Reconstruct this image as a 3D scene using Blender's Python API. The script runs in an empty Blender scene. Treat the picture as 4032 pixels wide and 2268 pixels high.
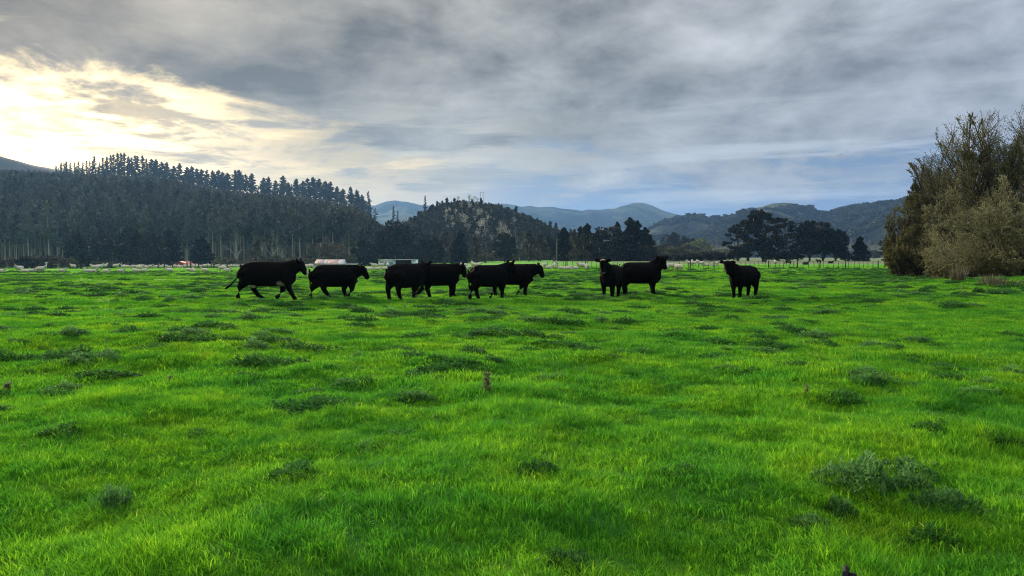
import bpy, math, random
import numpy as np
from mathutils import Vector, Matrix

SC = bpy.context.scene
COL = SC.collection
R = math.radians
FPX = 2933.0                      # focal length of the photograph in its own pixels (4032 wide)
EYE = 1.6
PITCH = -2.42

# ------------------------------------------------------------------ camera
cam_d = bpy.data.cameras.new('camera')
cam = bpy.data.objects.new('camera', cam_d)
COL.objects.link(cam)
cam.location = (0, 0, EYE)
cam.rotation_euler = (R(90 + PITCH), 0, 0)
cam_d.sensor_width = 36.0
cam_d.lens = 36.0 * FPX / 4032
cam_d.clip_start = 0.05
cam_d.clip_end = 60000
cam_d.dof.use_dof = True
cam_d.dof.focus_distance = 22.0
cam_d.dof.aperture_fstop = cam_d.lens / 2.6
SC.camera = cam

# ------------------------------------------------------------------ render settings
SC.view_settings.view_transform = 'Standard'
SC.view_settings.look = 'None'
SC.view_settings.gamma = 1.0
SC.view_settings.exposure = 0.2
SC.view_settings.use_curve_mapping = False
SC.render.engine = 'CYCLES'
cy = SC.cycles
cy.max_bounces = 6
cy.diffuse_bounces = 3
cy.glossy_bounces = 2
cy.transmission_bounces = 3
cy.transparent_max_bounces = 8
cy.volume_bounces = 1
cy.caustics_reflective = False
cy.caustics_refractive = False
cy.sample_clamp_indirect = 6.0
cy.use_denoising = True
cy.pixel_filter_type = 'BLACKMAN_HARRIS'
cy.filter_width = 1.1
cy.denoiser = 'OPENIMAGEDENOISE'
cy.denoising_input_passes = 'RGB_ALBEDO_NORMAL'
cy.denoising_prefilter = 'NONE'
cy.use_adaptive_sampling = True
cy.adaptive_threshold = 0.01

HAZE = 0.000115
SUN_AZ, SUN_EL = -31.0, 13.0      # degrees: azimuth from straight ahead (+y) towards +x, elevation


# ------------------------------------------------------------------ node helper
class NG:
    def __init__(s, tree):
        s.t = tree

    def n(s, typ, **kw):
        nd = s.t.nodes.new(typ)
        for k, v in kw.items():
            setattr(nd, k, v)
        return nd

    def put(s, sock, v):
        if isinstance(v, bpy.types.NodeSocket):
            s.t.links.new(v, sock)
        elif v is not None:
            sock.default_value = v

    def m(s, op, a, b=None, c=None, clamp=False):
        nd = s.n('ShaderNodeMath', operation=op, use_clamp=clamp)
        for i, v in enumerate((a, b, c)):
            if v is not None:
                s.put(nd.inputs[i], v)
        return nd.outputs[0]

    def v(s, op, a, b=None):
        nd = s.n('ShaderNodeVectorMath', operation=op)
        s.put(nd.inputs[0], a)
        if b is not None:
            s.put(nd.inputs[3 if op == 'SCALE' else 1], b)
        return nd.outputs['Value' if op in ('DOT_PRODUCT', 'LENGTH', 'DISTANCE') else 'Vector']

    def mix(s, f, a, b, blend='MIX'):
        nd = s.n('ShaderNodeMix', data_type='RGBA', blend_type=blend)
        s.put(nd.inputs[0], f)
        s.put(nd.inputs[6], a if isinstance(a, bpy.types.NodeSocket) else (*a, 1)[:4])
        s.put(nd.inputs[7], b if isinstance(b, bpy.types.NodeSocket) else (*b, 1)[:4])
        return nd.outputs[2]

    def smooth(s, x, lo, hi, a=0.0, b=1.0):
        nd = s.n('ShaderNodeMapRange', interpolation_type='SMOOTHSTEP')
        s.put(nd.inputs[0], x)
        for i, q in zip((1, 2, 3, 4), (lo, hi, a, b)):
            s.put(nd.inputs[i], q)
        return nd.outputs[0]

    def lin(s, x, lo, hi, a=0.0, b=1.0):
        nd = s.n('ShaderNodeMapRange', interpolation_type='LINEAR')
        s.put(nd.inputs[0], x)
        for i, q in zip((1, 2, 3, 4), (lo, hi, a, b)):
            s.put(nd.inputs[i], q)
        return nd.outputs[0]

    def noise(s, vec, scale, detail=4.0, rough=0.5, dist=0.0):
        nd = s.n('ShaderNodeTexNoise')
        s.put(nd.inputs['Vector'], vec)
        nd.inputs['Scale'].default_value = scale
        nd.inputs['Detail'].default_value = detail
        nd.inputs['Roughness'].default_value = rough
        nd.inputs['Distortion'].default_value = dist
        return nd.outputs[0]

    def ramp(s, f, stops, interp='LINEAR'):
        nd = s.n('ShaderNodeValToRGB')
        cr = nd.color_ramp
        cr.interpolation = interp
        while len(cr.elements) > len(stops):
            cr.elements.remove(cr.elements[-1])
        while len(cr.elements) < len(stops):
            cr.elements.new(0.5)
        for e, (p, c) in zip(cr.elements, stops):
            e.position = p
            e.color = (*c, 1) if len(c) == 3 else c
        s.put(nd.inputs[0], f)
        return nd.outputs[0]

    def comb(s, x, y, z):
        nd = s.n('ShaderNodeCombineXYZ')
        for i, q in enumerate((x, y, z)):
            s.put(nd.inputs[i], q)
        return nd.outputs[0]


# ------------------------------------------------------------------ world: evening sky under a broken cloud deck
world = bpy.data.worlds.new('World')
SC.world = world
world.use_nodes = True
wt = world.node_tree
wt.nodes.clear()
g = NG(wt)
D = g.n('ShaderNodeTexCoord').outputs['Generated']
sep = g.n('ShaderNodeSeparateXYZ')
g.put(sep.inputs[0], D)
dx, dy, dz = sep.outputs
az = g.m('MULTIPLY', g.m('ARCTAN2', dx, dy), 57.29578)
el = g.m('MULTIPLY', g.m('ARCSINE', dz), 57.29578)
zc = g.m('ADD', g.m('MAXIMUM', dz, 0.0), 0.06)
Q = g.comb(g.m('DIVIDE', dx, zc), g.m('DIVIDE', dy, zc), 0.0)            # where the line of sight meets the flat cloud base
nbig = g.noise(g.v('ADD', Q, (3.1, 7.7, 0.0)), 0.42, 6, 0.55, 0.4)
nmid = g.noise(g.v('ADD', Q, (11.3, 2.9, 4.0)), 1.05, 7, 0.58, 0.6)
nfine = g.noise(g.v('ADD', Q, (1.7, 5.1, 9.0)), 2.9, 7, 0.6, 0.5)
nrow = g.noise(g.comb(g.m('MULTIPLY', az, 0.060), g.m('MULTIPLY', el, 0.36), 2.0), 1.0, 6, 0.58, 0.5)
nl2 = g.noise(g.comb(g.m('MULTIPLY', az, 0.23), g.m('MULTIPLY', el, 0.50), 33.0), 1.0, 6, 0.55, 0.3)
nlump = g.noise(g.comb(g.m('MULTIPLY', az, 0.10), g.m('MULTIPLY', el, 0.21), 12.0), 1.0, 7, 0.55, 0.25)
nrag = g.noise(g.comb(g.m('MULTIPLY', az, 0.085), g.m('MULTIPLY', el, 0.30), 7.0), 1.0, 7, 0.62, 0.5)
sky = g.n('ShaderNodeTexSky', sky_type='NISHITA')
sky.sun_disc = False
sky.sun_elevation = R(SUN_EL)
sky.sun_rotation = R(SUN_AZ)
sky.air_density = 1.0
sky.dust_density = 1.0
nishita = g.v('SCALE', sky.outputs[0], 0.075)
# deck: the solid layer overhead, its ragged lower edge sinking from the sun side to the far side
ragged = g.m('ADD', g.m('MULTIPLY', g.m('SUBTRACT', nrag, 0.5), 13.0), g.m('MULTIPLY', g.m('SUBTRACT', nlump, 0.5), 12.0))
ragged = g.m('ADD', ragged, g.m('MULTIPLY', g.m('SUBTRACT', nl2, 0.5), 5.0))
edge = g.m('ADD', g.lin(az, -36.0, -2.0, 12.8, 5.6), g.lin(az, 2.0, 36.0, 0.0, 0.8))
deck = g.smooth(g.m('SUBTRACT', g.m('ADD', el, ragged), edge), -1.6, 1.9)
az01 = g.lin(az, -38.0, 36.0)
deck_col = g.ramp(az01, [(0.0, (0.340, 0.270, 0.180)), (0.28, (0.350, 0.315, 0.255)), (0.55, (0.375, 0.375, 0.358)), (1.0, (0.385, 0.420, 0.478))])
dark = g.m('ADD', g.m('MULTIPLY', g.m('SUBTRACT', nbig, 0.5), 0.3), g.m('MULTIPLY', g.m('SUBTRACT', nl2, 0.5), 1.0))
dark = g.m('ADD', dark, g.m('MULTIPLY', g.m('SUBTRACT', nlump, 0.5), 2.3))
dark = g.m('ADD', dark, g.m('MULTIPLY', g.m('SUBTRACT', nfine, 0.5), 0.12))
band = g.m('EXPONENT', g.m('MULTIPLY', g.m('POWER', g.m('DIVIDE', g.m('SUBTRACT', el, 12.6), 2.6), 2.0), -1.0))
band = g.m('MULTIPLY', band, g.smooth(az, 34.0, -14.0))
deck_l = g.m('SUBTRACT', g.m('ADD', 1.0, dark), g.m('MULTIPLY', band, 0.26))
deck_l = g.m('MULTIPLY', g.m('MULTIPLY', g.m('MAXIMUM', deck_l, 0.45), 0.88), g.smooth(el, 18.0, 75.0, 1.0, 5.2))  # brightness added towards the zenith, above the view, to light the grass
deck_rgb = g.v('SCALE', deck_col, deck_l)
# gap under the deck: thin bright cloud round the sun, cream streaks, then blue on the far side
gap_blue = g.mix(0.8, nishita, (0.150, 0.230, 0.395))
cream = g.ramp(az01, [(0.0, (0.95, 0.74, 0.42)), (0.40, (0.78, 0.66, 0.43)), (0.55, (0.50, 0.52, 0.52)), (1.0, (0.45, 0.52, 0.62))])
nstk = g.noise(g.comb(g.m('MULTIPLY', az, 0.045), g.m('MULTIPLY', g.m('SUBTRACT', el, g.m('MULTIPLY', az, 0.02)), 0.62), 21.0), 1.0, 6, 0.58, 0.35)
streak = g.smooth(g.m('ADD', nstk, g.m('MULTIPLY', g.m('SUBTRACT', nfine, 0.5), 0.30)), 0.47, 0.64)
gap = g.mix(g.m('MULTIPLY', streak, 0.85), gap_blue, cream)
warm_side = g.smooth(az, 4.0, -14.0)
gap = g.mix(warm_side, gap, g.mix(g.m('MULTIPLY', streak, 0.8), (0.60, 0.48, 0.28), (1.0, 0.76, 0.39)))
greyrow = g.smooth(g.m('ADD', nmid, g.m('MULTIPLY', g.m('SUBTRACT', nrow, 0.5), -0.9)), 0.50, 0.70)
gap = g.mix(g.m('MULTIPLY', greyrow, 0.62), gap, g.v('SCALE', deck_col, 0.92))
lowblue = g.m('MULTIPLY', g.smooth(el, 6.5, 2.6), g.smooth(az, -14.0, 4.0))
gap = g.mix(g.m('MULTIPLY', lowblue, 0.5), gap, (0.185, 0.285, 0.475))
lowgold = g.m('MULTIPLY', g.smooth(el, 7.6, 3.6), g.smooth(az, 3.0, -12.0))
gap = g.mix(g.m('MULTIPLY', lowgold, 0.55), gap, (1.05, 0.80, 0.40))
A2 = g.m('POWER', g.m('DIVIDE', g.m('SUBTRACT', az, SUN_AZ + 0.0), 9.0), 2.0)
E2 = g.m('POWER', g.m('DIVIDE', g.m('SUBTRACT', el, 8.8), 4.9), 2.0)
glow = g.m('EXPONENT', g.m('MULTIPLY', g.m('ADD', A2, E2), -1.0))
thin = g.m('SUBTRACT', 1.0, g.m('MULTIPLY', g.smooth(g.m('ADD', g.m('MULTIPLY', nrag, 0.6), g.m('MULTIPLY', nfine, 0.4)), 0.44, 0.66), 0.88))
wisp = g.smooth(g.m('ADD', g.m('MULTIPLY', nrow, 0.55), g.m('ADD', g.m('MULTIPLY', nrag, 0.25), g.m('MULTIPLY', nfine, 0.2))), 0.49, 0.57)
glow_rgb = g.v('SCALE', (1.0, 0.73, 0.33), g.m('MULTIPLY', g.m('MULTIPLY', glow, thin), 2.6))
gap_rgb = g.v('ADD', gap, glow_rgb)
wisp = g.m('MULTIPLY', wisp, g.smooth(az, 6.0, -10.0))
gap_rgb = g.mix(g.m('MULTIPLY', wisp, 0.92), gap_rgb, g.mix(glow, (0.36, 0.34, 0.28), (0.68, 0.49, 0.23)))
leak = g.m('MULTIPLY', g.m('MULTIPLY', glow, g.m('SUBTRACT', 1.0, g.smooth(nrag, 0.40, 0.62))), 0.25)
deck_rgb = g.v('ADD', deck_rgb, g.v('SCALE', (1.0, 0.82, 0.52), leak))
pc = g.m('ADD', g.m('POWER', g.m('DIVIDE', g.m('ADD', az, 7.0), 11.0), 2.0), g.m('POWER', g.m('DIVIDE', g.m('SUBTRACT', el, 7.6), 3.2), 2.0))
pc = g.m('MULTIPLY', g.m('EXPONENT', g.m('MULTIPLY', pc, -1.0)), g.smooth(g.m('ADD', nstk, g.m('MULTIPLY', g.m('SUBTRACT', nlump, 0.5), -0.8)), 0.42, 0.62))
deck_rgb = g.mix(g.m('MULTIPLY', pc, 0.8), deck_rgb, (0.66, 0.62, 0.50))
pr = g.m('MULTIPLY', g.smooth(az, 4.0, 16.0), g.m('MULTIPLY', g.smooth(el, 13.5, 8.0), g.smooth(nstk, 0.50, 0.68)))
deck_rgb = g.mix(g.m('MULTIPLY', pr, 0.6), deck_rgb, (0.56, 0.60, 0.64))
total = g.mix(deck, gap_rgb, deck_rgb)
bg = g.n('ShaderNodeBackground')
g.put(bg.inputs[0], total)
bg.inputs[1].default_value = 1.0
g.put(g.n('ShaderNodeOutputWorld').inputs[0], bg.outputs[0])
world.cycles.sampling_method = 'MANUAL'
world.cycles.sample_map_resolution = 1024

# ------------------------------------------------------------------ sun, veiled by thin cloud low on the left
sun_d = bpy.data.lights.new('sun', 'SUN')
sun_d.energy = 4.8
sun_d.angle = R(9)
sun_d.color = (1.0, 0.86, 0.66)
sun = bpy.data.objects.new('sun', sun_d)
COL.objects.link(sun)
sd = Vector((math.sin(R(SUN_AZ)) * math.cos(R(SUN_EL)), math.cos(R(SUN_AZ)) * math.cos(R(SUN_EL)), math.sin(R(SUN_EL))))
sun.rotation_euler = sd.to_track_quat('Z', 'Y').to_euler()
sun.location = (-60, 90, 60)


# ------------------------------------------------------------------ numeric helpers
def _hash(ix, iy, seed):
    h = (ix.astype(np.int64) * 374761393 + iy.astype(np.int64) * 668265263 + seed * 1274126177) & 0xFFFFFFFF
    h = ((h ^ (h >> 13)) * 1274126177) & 0xFFFFFFFF
    h = h ^ (h >> 16)
    return (h & 0xFFFF) / 65535.0


def vnoise(x, y, seed=0):
    x = np.asarray(x, float)
    y = np.asarray(y, float)
    ix, iy = np.floor(x), np.floor(y)
    fx, fy = x - ix, y - iy
    fx, fy = fx * fx * (3 - 2 * fx), fy * fy * (3 - 2 * fy)
    a, b = _hash(ix, iy, seed), _hash(ix + 1, iy, seed)
    c, d = _hash(ix, iy + 1, seed), _hash(ix + 1, iy + 1, seed)
    return (a + (b - a) * fx) + ((c + (d - c) * fx) - (a + (b - a) * fx)) * fy - 0.5


def fbm(x, y, seed=0, oct=3):
    s, amp = 0, 1.0
    for k in range(oct):
        s = s + amp * vnoise(np.asarray(x) * 2 ** k + 17.3 * k, np.asarray(y) * 2 ** k - 9.1 * k, seed + k)
        amp *= 0.5
    return s


def sstep(x, a, b):
    t = np.clip((np.asarray(x, float) - a) / (b - a), 0, 1)
    return t * t * (3 - 2 * t)


def _ground_raw(x, y):
    x = np.asarray(x, float)
    y = np.asarray(y, float)
    r = np.hypot(x, y)
    near = 1 - sstep(r, 60, 140)
    z = near * (1 - 0.72 * sstep(r, 9, 22)) * (0.15 * vnoise(x * 0.85, y * 0.85, 3) + 0.11 * vnoise(x * 1.9, y * 1.9, 5) + 0.02 * vnoise(x * 4.3, y * 4.3, 6))
    z = z + (1 - sstep(r, 150, 400)) * 0.16 * vnoise(x / 7.0, y / 7.0, 8)
    u = x / np.maximum(y, 1.0)
    side = sstep(-u, -0.10, 0.33) * (y > 1)
    z = z - side * (3.4 * sstep(r, 99, 290))
    z = z + side * -0.40 * np.exp(-((r - 100) / 30.0) ** 2)          # the low crest where the near paddock ends
    z = z + 0.45 * np.exp(-(((x - 26.0) / 7.0) ** 2 + ((y - 37.0) / 5.0) ** 2))   # grassy bank before the willow
    return z


_G0 = float(_ground_raw(0.0, 0.0))


def ground_z(x, y):
    return _ground_raw(x, y) - _G0


def ray(px, py):
    a, b = (px - 2016) / FPX, -(py - 1134) / FPX
    t = R(PITCH)
    y, z = math.cos(t) - math.sin(t) * b, math.sin(t) + math.cos(t) * b
    return a / y, z / y                                             # x and z per metre of depth


def hit(px, py):
    """the point of the ground that the photograph shows at px, py"""
    a, b = ray(px, py)
    y = 1.0
    for k in range(4000):
        if EYE + b * y <= float(ground_z(a * y, y)):
            break
        y *= 1.004
    return a * y, y


def gpt(px, Y):
    """the point of the ground under pixel column px at depth Y"""
    x = (px - 2016) / FPX * Y
    return x, Y, float(ground_z(x, Y))


def zat(py, Y):
    return EYE + ray(2016, py)[1] * Y


# ------------------------------------------------------------------ mesh helpers
def np_mesh(name, verts, faces, mats=(), tint=None, midx=None, smooth=False, color=None):
    """verts (N,3); faces: list of int arrays (K,3) or (K,4)"""
    me = bpy.data.meshes.new(name)
    verts = np.ascontiguousarray(verts, np.float32)
    faces = [np.asarray(f, np.int32) for f in faces if len(f)]
    loops = np.concatenate([f.ravel() for f in faces])
    sizes = np.concatenate([np.full(len(f), f.shape[1], np.int32) for f in faces])
    starts = np.concatenate([[0], np.cumsum(sizes)[:-1]]).astype(np.int32)
    me.vertices.add(len(verts))
    me.vertices.foreach_set('co', verts.ravel())
    me.loops.add(len(loops))
    me.loops.foreach_set('vertex_index', loops)
    me.polygons.add(len(sizes))
    me.polygons.foreach_set('loop_start', starts)
    me.polygons.foreach_set('loop_total', sizes)
    for m in mats:
        me.materials.append(m)
    if midx is not None:
        me.polygons.foreach_set('material_index', np.asarray(midx, np.int32))
    if smooth:
        me.polygons.foreach_set('use_smooth', np.ones(len(sizes), bool))
    if tint is not None:
        a = me.attributes.new('tint', 'FLOAT', 'POINT')
        a.data.foreach_set('value', np.asarray(tint, np.float32))
    if color is not None:
        a = me.attributes.new('coat', 'FLOAT_COLOR', 'POINT')
        a.data.foreach_set('color', np.asarray(color, np.float32).ravel())
    me.update(calc_edges=True)
    return me


class MB:
    def __init__(s):
        s.v, s.f, s.t, s.k, s.n = [], [], [], [], 0

    def add(s, v, f, tint=0.5, mat=0):
        v = np.asarray(v, float).reshape(-1, 3)
        f = np.asarray(f, int)
        s.v.append(v)
        s.f.append(f + s.n)
        s.t.append(np.full(len(v), tint) if np.isscalar(tint) else np.asarray(tint))
        s.k.append(np.full(len(f), mat))
        s.n += len(v)

    def mesh(s, name, mats, smooth=False, tint=True):
        order = sorted(range(len(s.f)), key=lambda i: s.f[i].shape[1])
        return np_mesh(name, np.concatenate(s.v), [s.f[i] for i in order], mats, np.concatenate(s.t) if tint else None,
                       np.concatenate([s.k[i] for i in order]), smooth)

    def box(s, c, d, rz=0.0, tint=0.5, mat=0):
        x, y, z = np.array(d) / 2
        v = np.array([(-x, -y, -z), (x, -y, -z), (x, y, -z), (-x, y, -z), (-x, -y, z), (x, -y, z), (x, y, z), (-x, y, z)])
        cr, sr = math.cos(rz), math.sin(rz)
        v = np.stack([v[:, 0] * cr - v[:, 1] * sr, v[:, 0] * sr + v[:, 1] * cr, v[:, 2]], 1) + np.array(c)
        s.add(v, [(0, 3, 2, 1), (4, 5, 6, 7), (0, 1, 5, 4), (1, 2, 6, 5), (2, 3, 7, 6), (3, 0, 4, 7)], tint, mat)

    def tube(s, pts, rad, n=6, tint=0.5, mat=0, rad2=None, cap=True):
        """a tube along pts; rad2 gives the second radius (up-down) of an elliptical section"""
        P = np.asarray(pts, float)
        k = len(P)
        ra = np.broadcast_to(np.asarray(rad, float), (k,))
        rb = ra if rad2 is None else np.broadcast_to(np.asarray(rad2, float), (k,))
        T = np.gradient(P, axis=0)
        T /= np.linalg.norm(T, axis=1)[:, None] + 1e-9
        a = np.arange(n) * 2 * math.pi / n
        V = []
        for i in range(k):
            up = np.array((0, 0, 1.0)) if abs(T[i][2]) < 0.93 else np.array((1.0, 0, 0))
            S = np.cross(T[i], up)
            S /= np.linalg.norm(S)
            U = np.cross(S, T[i])
            V.append(P[i] + np.outer(np.cos(a) * ra[i], S) + np.outer(np.sin(a) * rb[i], U))
        V = np.concatenate(V)
        F = []
        for i in range(k - 1):
            for j in range(n):
                j2 = (j + 1) % n
                F.append((i * n + j, i * n + j2, (i + 1) * n + j2, (i + 1) * n + j))
        s.add(V, F, tint, mat)
        if cap:
            off = s.n - k * n
            for base, rev in ((0, False), ((k - 1) * n, True)):
                c = P[0] if base == 0 else P[-1]
                ring = np.arange(n) + off + base
                s.v.append(np.array([c]))
                s.t.append(np.full(1, tint if np.isscalar(tint) else 0.5))
                ci = s.n
                s.n += 1
                tr = [(ring[(j + 1) % n], ring[j], ci) if not rev else (ring[j], ring[(j + 1) % n], ci) for j in range(n)]
                s.f.append(np.array(tr))
                s.k.append(np.full(n, mat))


def kites(rng, P, size, elong=1.8, flat=0.0, tint=0.5, normal=None, dirs=None):
    """leaf sprays: one bent kite of two triangles at every point of P"""
    n = len(P)
    d = rng.normal(size=(n, 3)) if dirs is None else dirs + rng.normal(size=(n, 3)) * 0.35
    if dirs is None:
        d[:, 2] *= (1 - flat)
    d /= np.linalg.norm(d, axis=1)[:, None] + 1e-9
    w = np.cross(d, rng.normal(size=(n, 3)))
    w /= np.linalg.norm(w, axis=1)[:, None] + 1e-9
    s = (np.asarray(size) * rng.uniform(0.6, 1.35, n))[:, None]
    nn = np.cross(d, w)
    V = np.stack([P - d * s * elong * 0.5, P + w * s * 0.5 + nn * s * 0.12, P + d * s * elong * 0.5, P - w * s * 0.5 + nn * s * 0.12], 1).reshape(-1, 3)
    i = np.arange(n)[:, None] * 4
    F = np.concatenate([i + np.array([[0, 1, 2]]), i + np.array([[0, 2, 3]])])
    return V, F, np.repeat(np.broadcast_to(tint, (n,)), 4)


# ------------------------------------------------------------------ object helpers
def tag(o, label=None, cat=None, group=None, kind=None):
    for k, v in (('label', label), ('category', cat), ('group', group), ('kind', kind)):
        if v:
            o[k] = v
    return o


def obj(name, me, parent=None, loc=(0, 0, 0), rz=0.0, scale=None):
    o = bpy.data.objects.new(name, me)
    COL.objects.link(o)
    o.location = loc
    o.rotation_euler = (0, 0, rz)
    if scale is not None:
        o.scale = scale if hasattr(scale, '__len__') else (scale,) * 3
    if parent is not None:
        o.parent = parent
    return o


def thing(name, label, cat, loc, rz=0.0, group=None, scale=None):
    return tag(obj(name, None, None, loc, rz, scale), label, cat, group)


# ------------------------------------------------------------------ materials
def new_mat(name):
    m = bpy.data.materials.new(name)
    m.use_nodes = True
    m.node_tree.nodes.clear()
    return m, NG(m.node_tree)


def out_surf(G, sh):
    G.put(G.n('ShaderNodeOutputMaterial').inputs[0], sh)


def bsdf(G, col, rough=0.8, spec=0.2, bump=None, metal=0.0, bump_d=0.02):
    b = G.n('ShaderNodeBsdfPrincipled')
    G.put(b.inputs['Base Color'], col if isinstance(col, bpy.types.NodeSocket) else (*col, 1))
    G.put(b.inputs['Roughness'], rough)
    b.inputs['Specular IOR Level'].default_value = spec
    b.inputs['Metallic'].default_value = metal
    if bump is not None:
        bn = G.n('ShaderNodeBump')
        bn.inputs['Strength'].default_value = 0.6
        bn.inputs['Distance'].default_value = bump_d
        G.put(bn.inputs['Height'], bump)
        G.put(b.inputs['Normal'], bn.outputs[0])
    return b.outputs[0]


def plain(name, col, rough=0.8, spec=0.2, var=0.25, scale=6.0, metal=0.0):
    m, G = new_mat(name)
    P = G.n('ShaderNodeTexCoord').outputs['Object']
    nz = G.noise(P, scale, 5, 0.6)
    c = G.mix(nz, tuple(q * (1 - var) for q in col), tuple(min(1, q * (1 + var)) for q in col))
    out_surf(G, bsdf(G, c, rough, spec, nz, metal))
    return m


def leaf_mat(name, lo, hi, trans=0.25, rough=0.6, spec=0.25, own=0.2):
    """foliage: colour runs with the per-leaf tint, a little by the tree, and some light passes through"""
    m, G = new_mat(name)
    t = G.n('ShaderNodeAttribute', attribute_name='tint').outputs['Fac']
    rnd = G.n('ShaderNodeObjectInfo').outputs['Random']
    f = G.m('ADD', G.m('MULTIPLY', t, 1.0 - own), G.m('MULTIPLY', rnd, own))
    c = G.mix(f, lo, hi)
    b = bsdf(G, c, rough, spec)
    tr = G.n('ShaderNodeBsdfTranslucent')
    G.put(tr.inputs[0], c)
    mx = G.n('ShaderNodeMixShader')
    mx.inputs[0].default_value = trans
    G.put(mx.inputs[1], b)
    G.put(mx.inputs[2], tr.outputs[0])
    out_surf(G, mx.outputs[0])
    return m


def grass_colour(G):
    """turf colour by place: fresh yellow-green, deep green and bluish patches"""
    P = G.n('ShaderNodeNewGeometry').outputs['Position']
    a = G.noise(P, 0.55, 4, 0.6)
    b = G.noise(G.v('ADD', P, (40, 13, 0)), 1.9, 4, 0.65)
    c = G.noise(G.v('ADD', P, (7, 91, 0)), 0.09, 3, 0.5)
    f = G.m('ADD', G.m('MULTIPLY', a, 0.55), G.m('ADD', G.m('MULTIPLY', b, 0.45), G.m('MULTIPLY', c, 0.25)))
    col = G.ramp(f, [(0.44, GR[0]), (0.57, GR[1]), (0.68, GR[2]), (0.80, GR[3])])
    return col, P


GR = [(0.034, 0.200, 0.034), (0.090, 0.350, 0.034), (0.175, 0.450, 0.030), (0.270, 0.490, 0.032)]

# turf blades
M_grass, G = new_mat('grass_blade')
col, P = grass_colour(G)
t = G.n('ShaderNodeAttribute', attribute_name='tint').outputs['Fac']
col = G.mix(1.0, col, G.ramp(t, [(0.0, (0.42, 0.52, 0.52)), (0.25, (0.64, 0.74, 0.7)), (0.6, (1.08, 1.08, 1.0)), (0.93, (1.5, 1.3, 1.4)), (1.0, (2.2, 1.4, 2.2))]), 'MULTIPLY')
rnd = G.n('ShaderNodeObjectInfo').outputs['Random']
col = G.mix(1.0, col, G.ramp(rnd, [(0.0, (0.60, 0.72, 0.8)), (0.5, (1.0, 1.0, 1.0)), (1.0, (1.35, 1.18, 1.0))]), 'MULTIPLY')
b = bsdf(G, col, 0.6, 0.15)
tr = G.n('ShaderNodeBsdfTranslucent')
G.put(tr.inputs[0], G.mix(1.0, col, (1.15, 1.1, 0.6), 'MULTIPLY'))
mx = G.n('ShaderNodeMixShader')
mx.inputs[0].default_value = 0.56
G.put(mx.inputs[1], b)
G.put(mx.inputs[2], tr.outputs[0])
out_surf(G, mx.outputs[0])

# ground under and beyond the blades
M_ground, G = new_mat('pasture')
col, P = grass_colour(G)
fine = G.noise(P, 14.0, 8, 0.75)
col = G.mix(1.0, col, G.ramp(fine, [(0.25, (0.45, 0.5, 0.5)), (0.7, (1.0, 1.0, 1.0))]), 'MULTIPLY')
sp = G.n('ShaderNodeSeparateXYZ')
G.put(sp.inputs[0], P)
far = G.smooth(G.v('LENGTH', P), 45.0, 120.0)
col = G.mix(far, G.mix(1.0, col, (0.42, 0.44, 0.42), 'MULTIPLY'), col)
straw_n = G.noise(P, 0.05, 4, 0.6)
straw = G.m('MULTIPLY', G.smooth(G.m('ADD', sp.outputs[1], G.m('MULTIPLY', G.m('SUBTRACT', straw_n, 0.5), 40.0)), 140.0, 158.0),
            G.smooth(G.m('ADD', sp.outputs[0], G.m('MULTIPLY', straw_n, 20.0)), 18.0, 50.0))
col = G.mix(G.m('MULTIPLY', straw, 0.8), col, G.mix(fine, (0.11, 0.115, 0.075), (0.20, 0.20, 0.14)))
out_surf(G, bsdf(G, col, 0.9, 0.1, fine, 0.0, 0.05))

M_pine = leaf_mat('pine_needles', (0.016, 0.030, 0.020), (0.055, 0.075, 0.036), 0.2)
M_pine_fore = leaf_mat('forest_needles', (0.014, 0.022, 0.018), (0.140, 0.155, 0.115), 0.15, own=0.65)
M_cyp = leaf_mat('cypress_foliage', (0.003, 0.006, 0.005), (0.011, 0.017, 0.012), 0.1)
M_maca = leaf_mat('macrocarpa_foliage', (0.004, 0.008, 0.008), (0.022, 0.032, 0.026), 0.1)
M_brown = leaf_mat('brown_foliage', (0.050, 0.046, 0.032), (0.120, 0.100, 0.062), 0.2)
M_olive = leaf_mat('olive_foliage', (0.040, 0.050, 0.026), (0.120, 0.125, 0.055), 0.2)
M_lime = leaf_mat('lime_foliage', (0.085, 0.115, 0.030), (0.160, 0.190, 0.055), 0.2)
M_bush = leaf_mat('dark_broadleaf', (0.006, 0.010, 0.008), (0.030, 0.036, 0.024), 0.15)
M_scrub = leaf_mat('hill_scrub', (0.012, 0.020, 0.016), (0.085, 0.095, 0.058), 0.15, own=0.5)
M_pale = leaf_mat('pale_plumes', (0.15, 0.16, 0.12), (0.55, 0.56, 0.48), 0.2)
M_twig = leaf_mat('bare_twigs', (0.12, 0.115, 0.115), (0.24, 0.22, 0.22), 0.1)
M_willow = leaf_mat('willow_leaves', (0.052, 0.062, 0.024), (0.215, 0.212, 0.082), 0.3)
M_willow2 = leaf_mat('willow_bush_leaves', (0.105, 0.112, 0.062), (0.310, 0.300, 0.150), 0.3)
M_bark = plain('bark', (0.055, 0.048, 0.042), 0.9, 0.1, 0.4, 3.0)
M_palebark = plain('pale_bark', (0.30, 0.28, 0.265), 0.9, 0.1, 0.3, 3.0)
M_willbark = plain('willow_bark', (0.050, 0.046, 0.038), 0.9, 0.1, 0.4, 5.0)
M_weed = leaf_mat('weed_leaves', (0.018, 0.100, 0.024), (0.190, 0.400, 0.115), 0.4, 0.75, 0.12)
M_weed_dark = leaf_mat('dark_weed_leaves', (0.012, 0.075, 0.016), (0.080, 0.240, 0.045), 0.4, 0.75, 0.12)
M_dead = leaf_mat('dead_stalk', (0.085, 0.110, 0.048), (0.27, 0.32, 0.16), 0.35)
M_reed = leaf_mat('reed_blades', (0.05, 0.05, 0.03), (0.20, 0.19, 0.11), 0.3)

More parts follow.
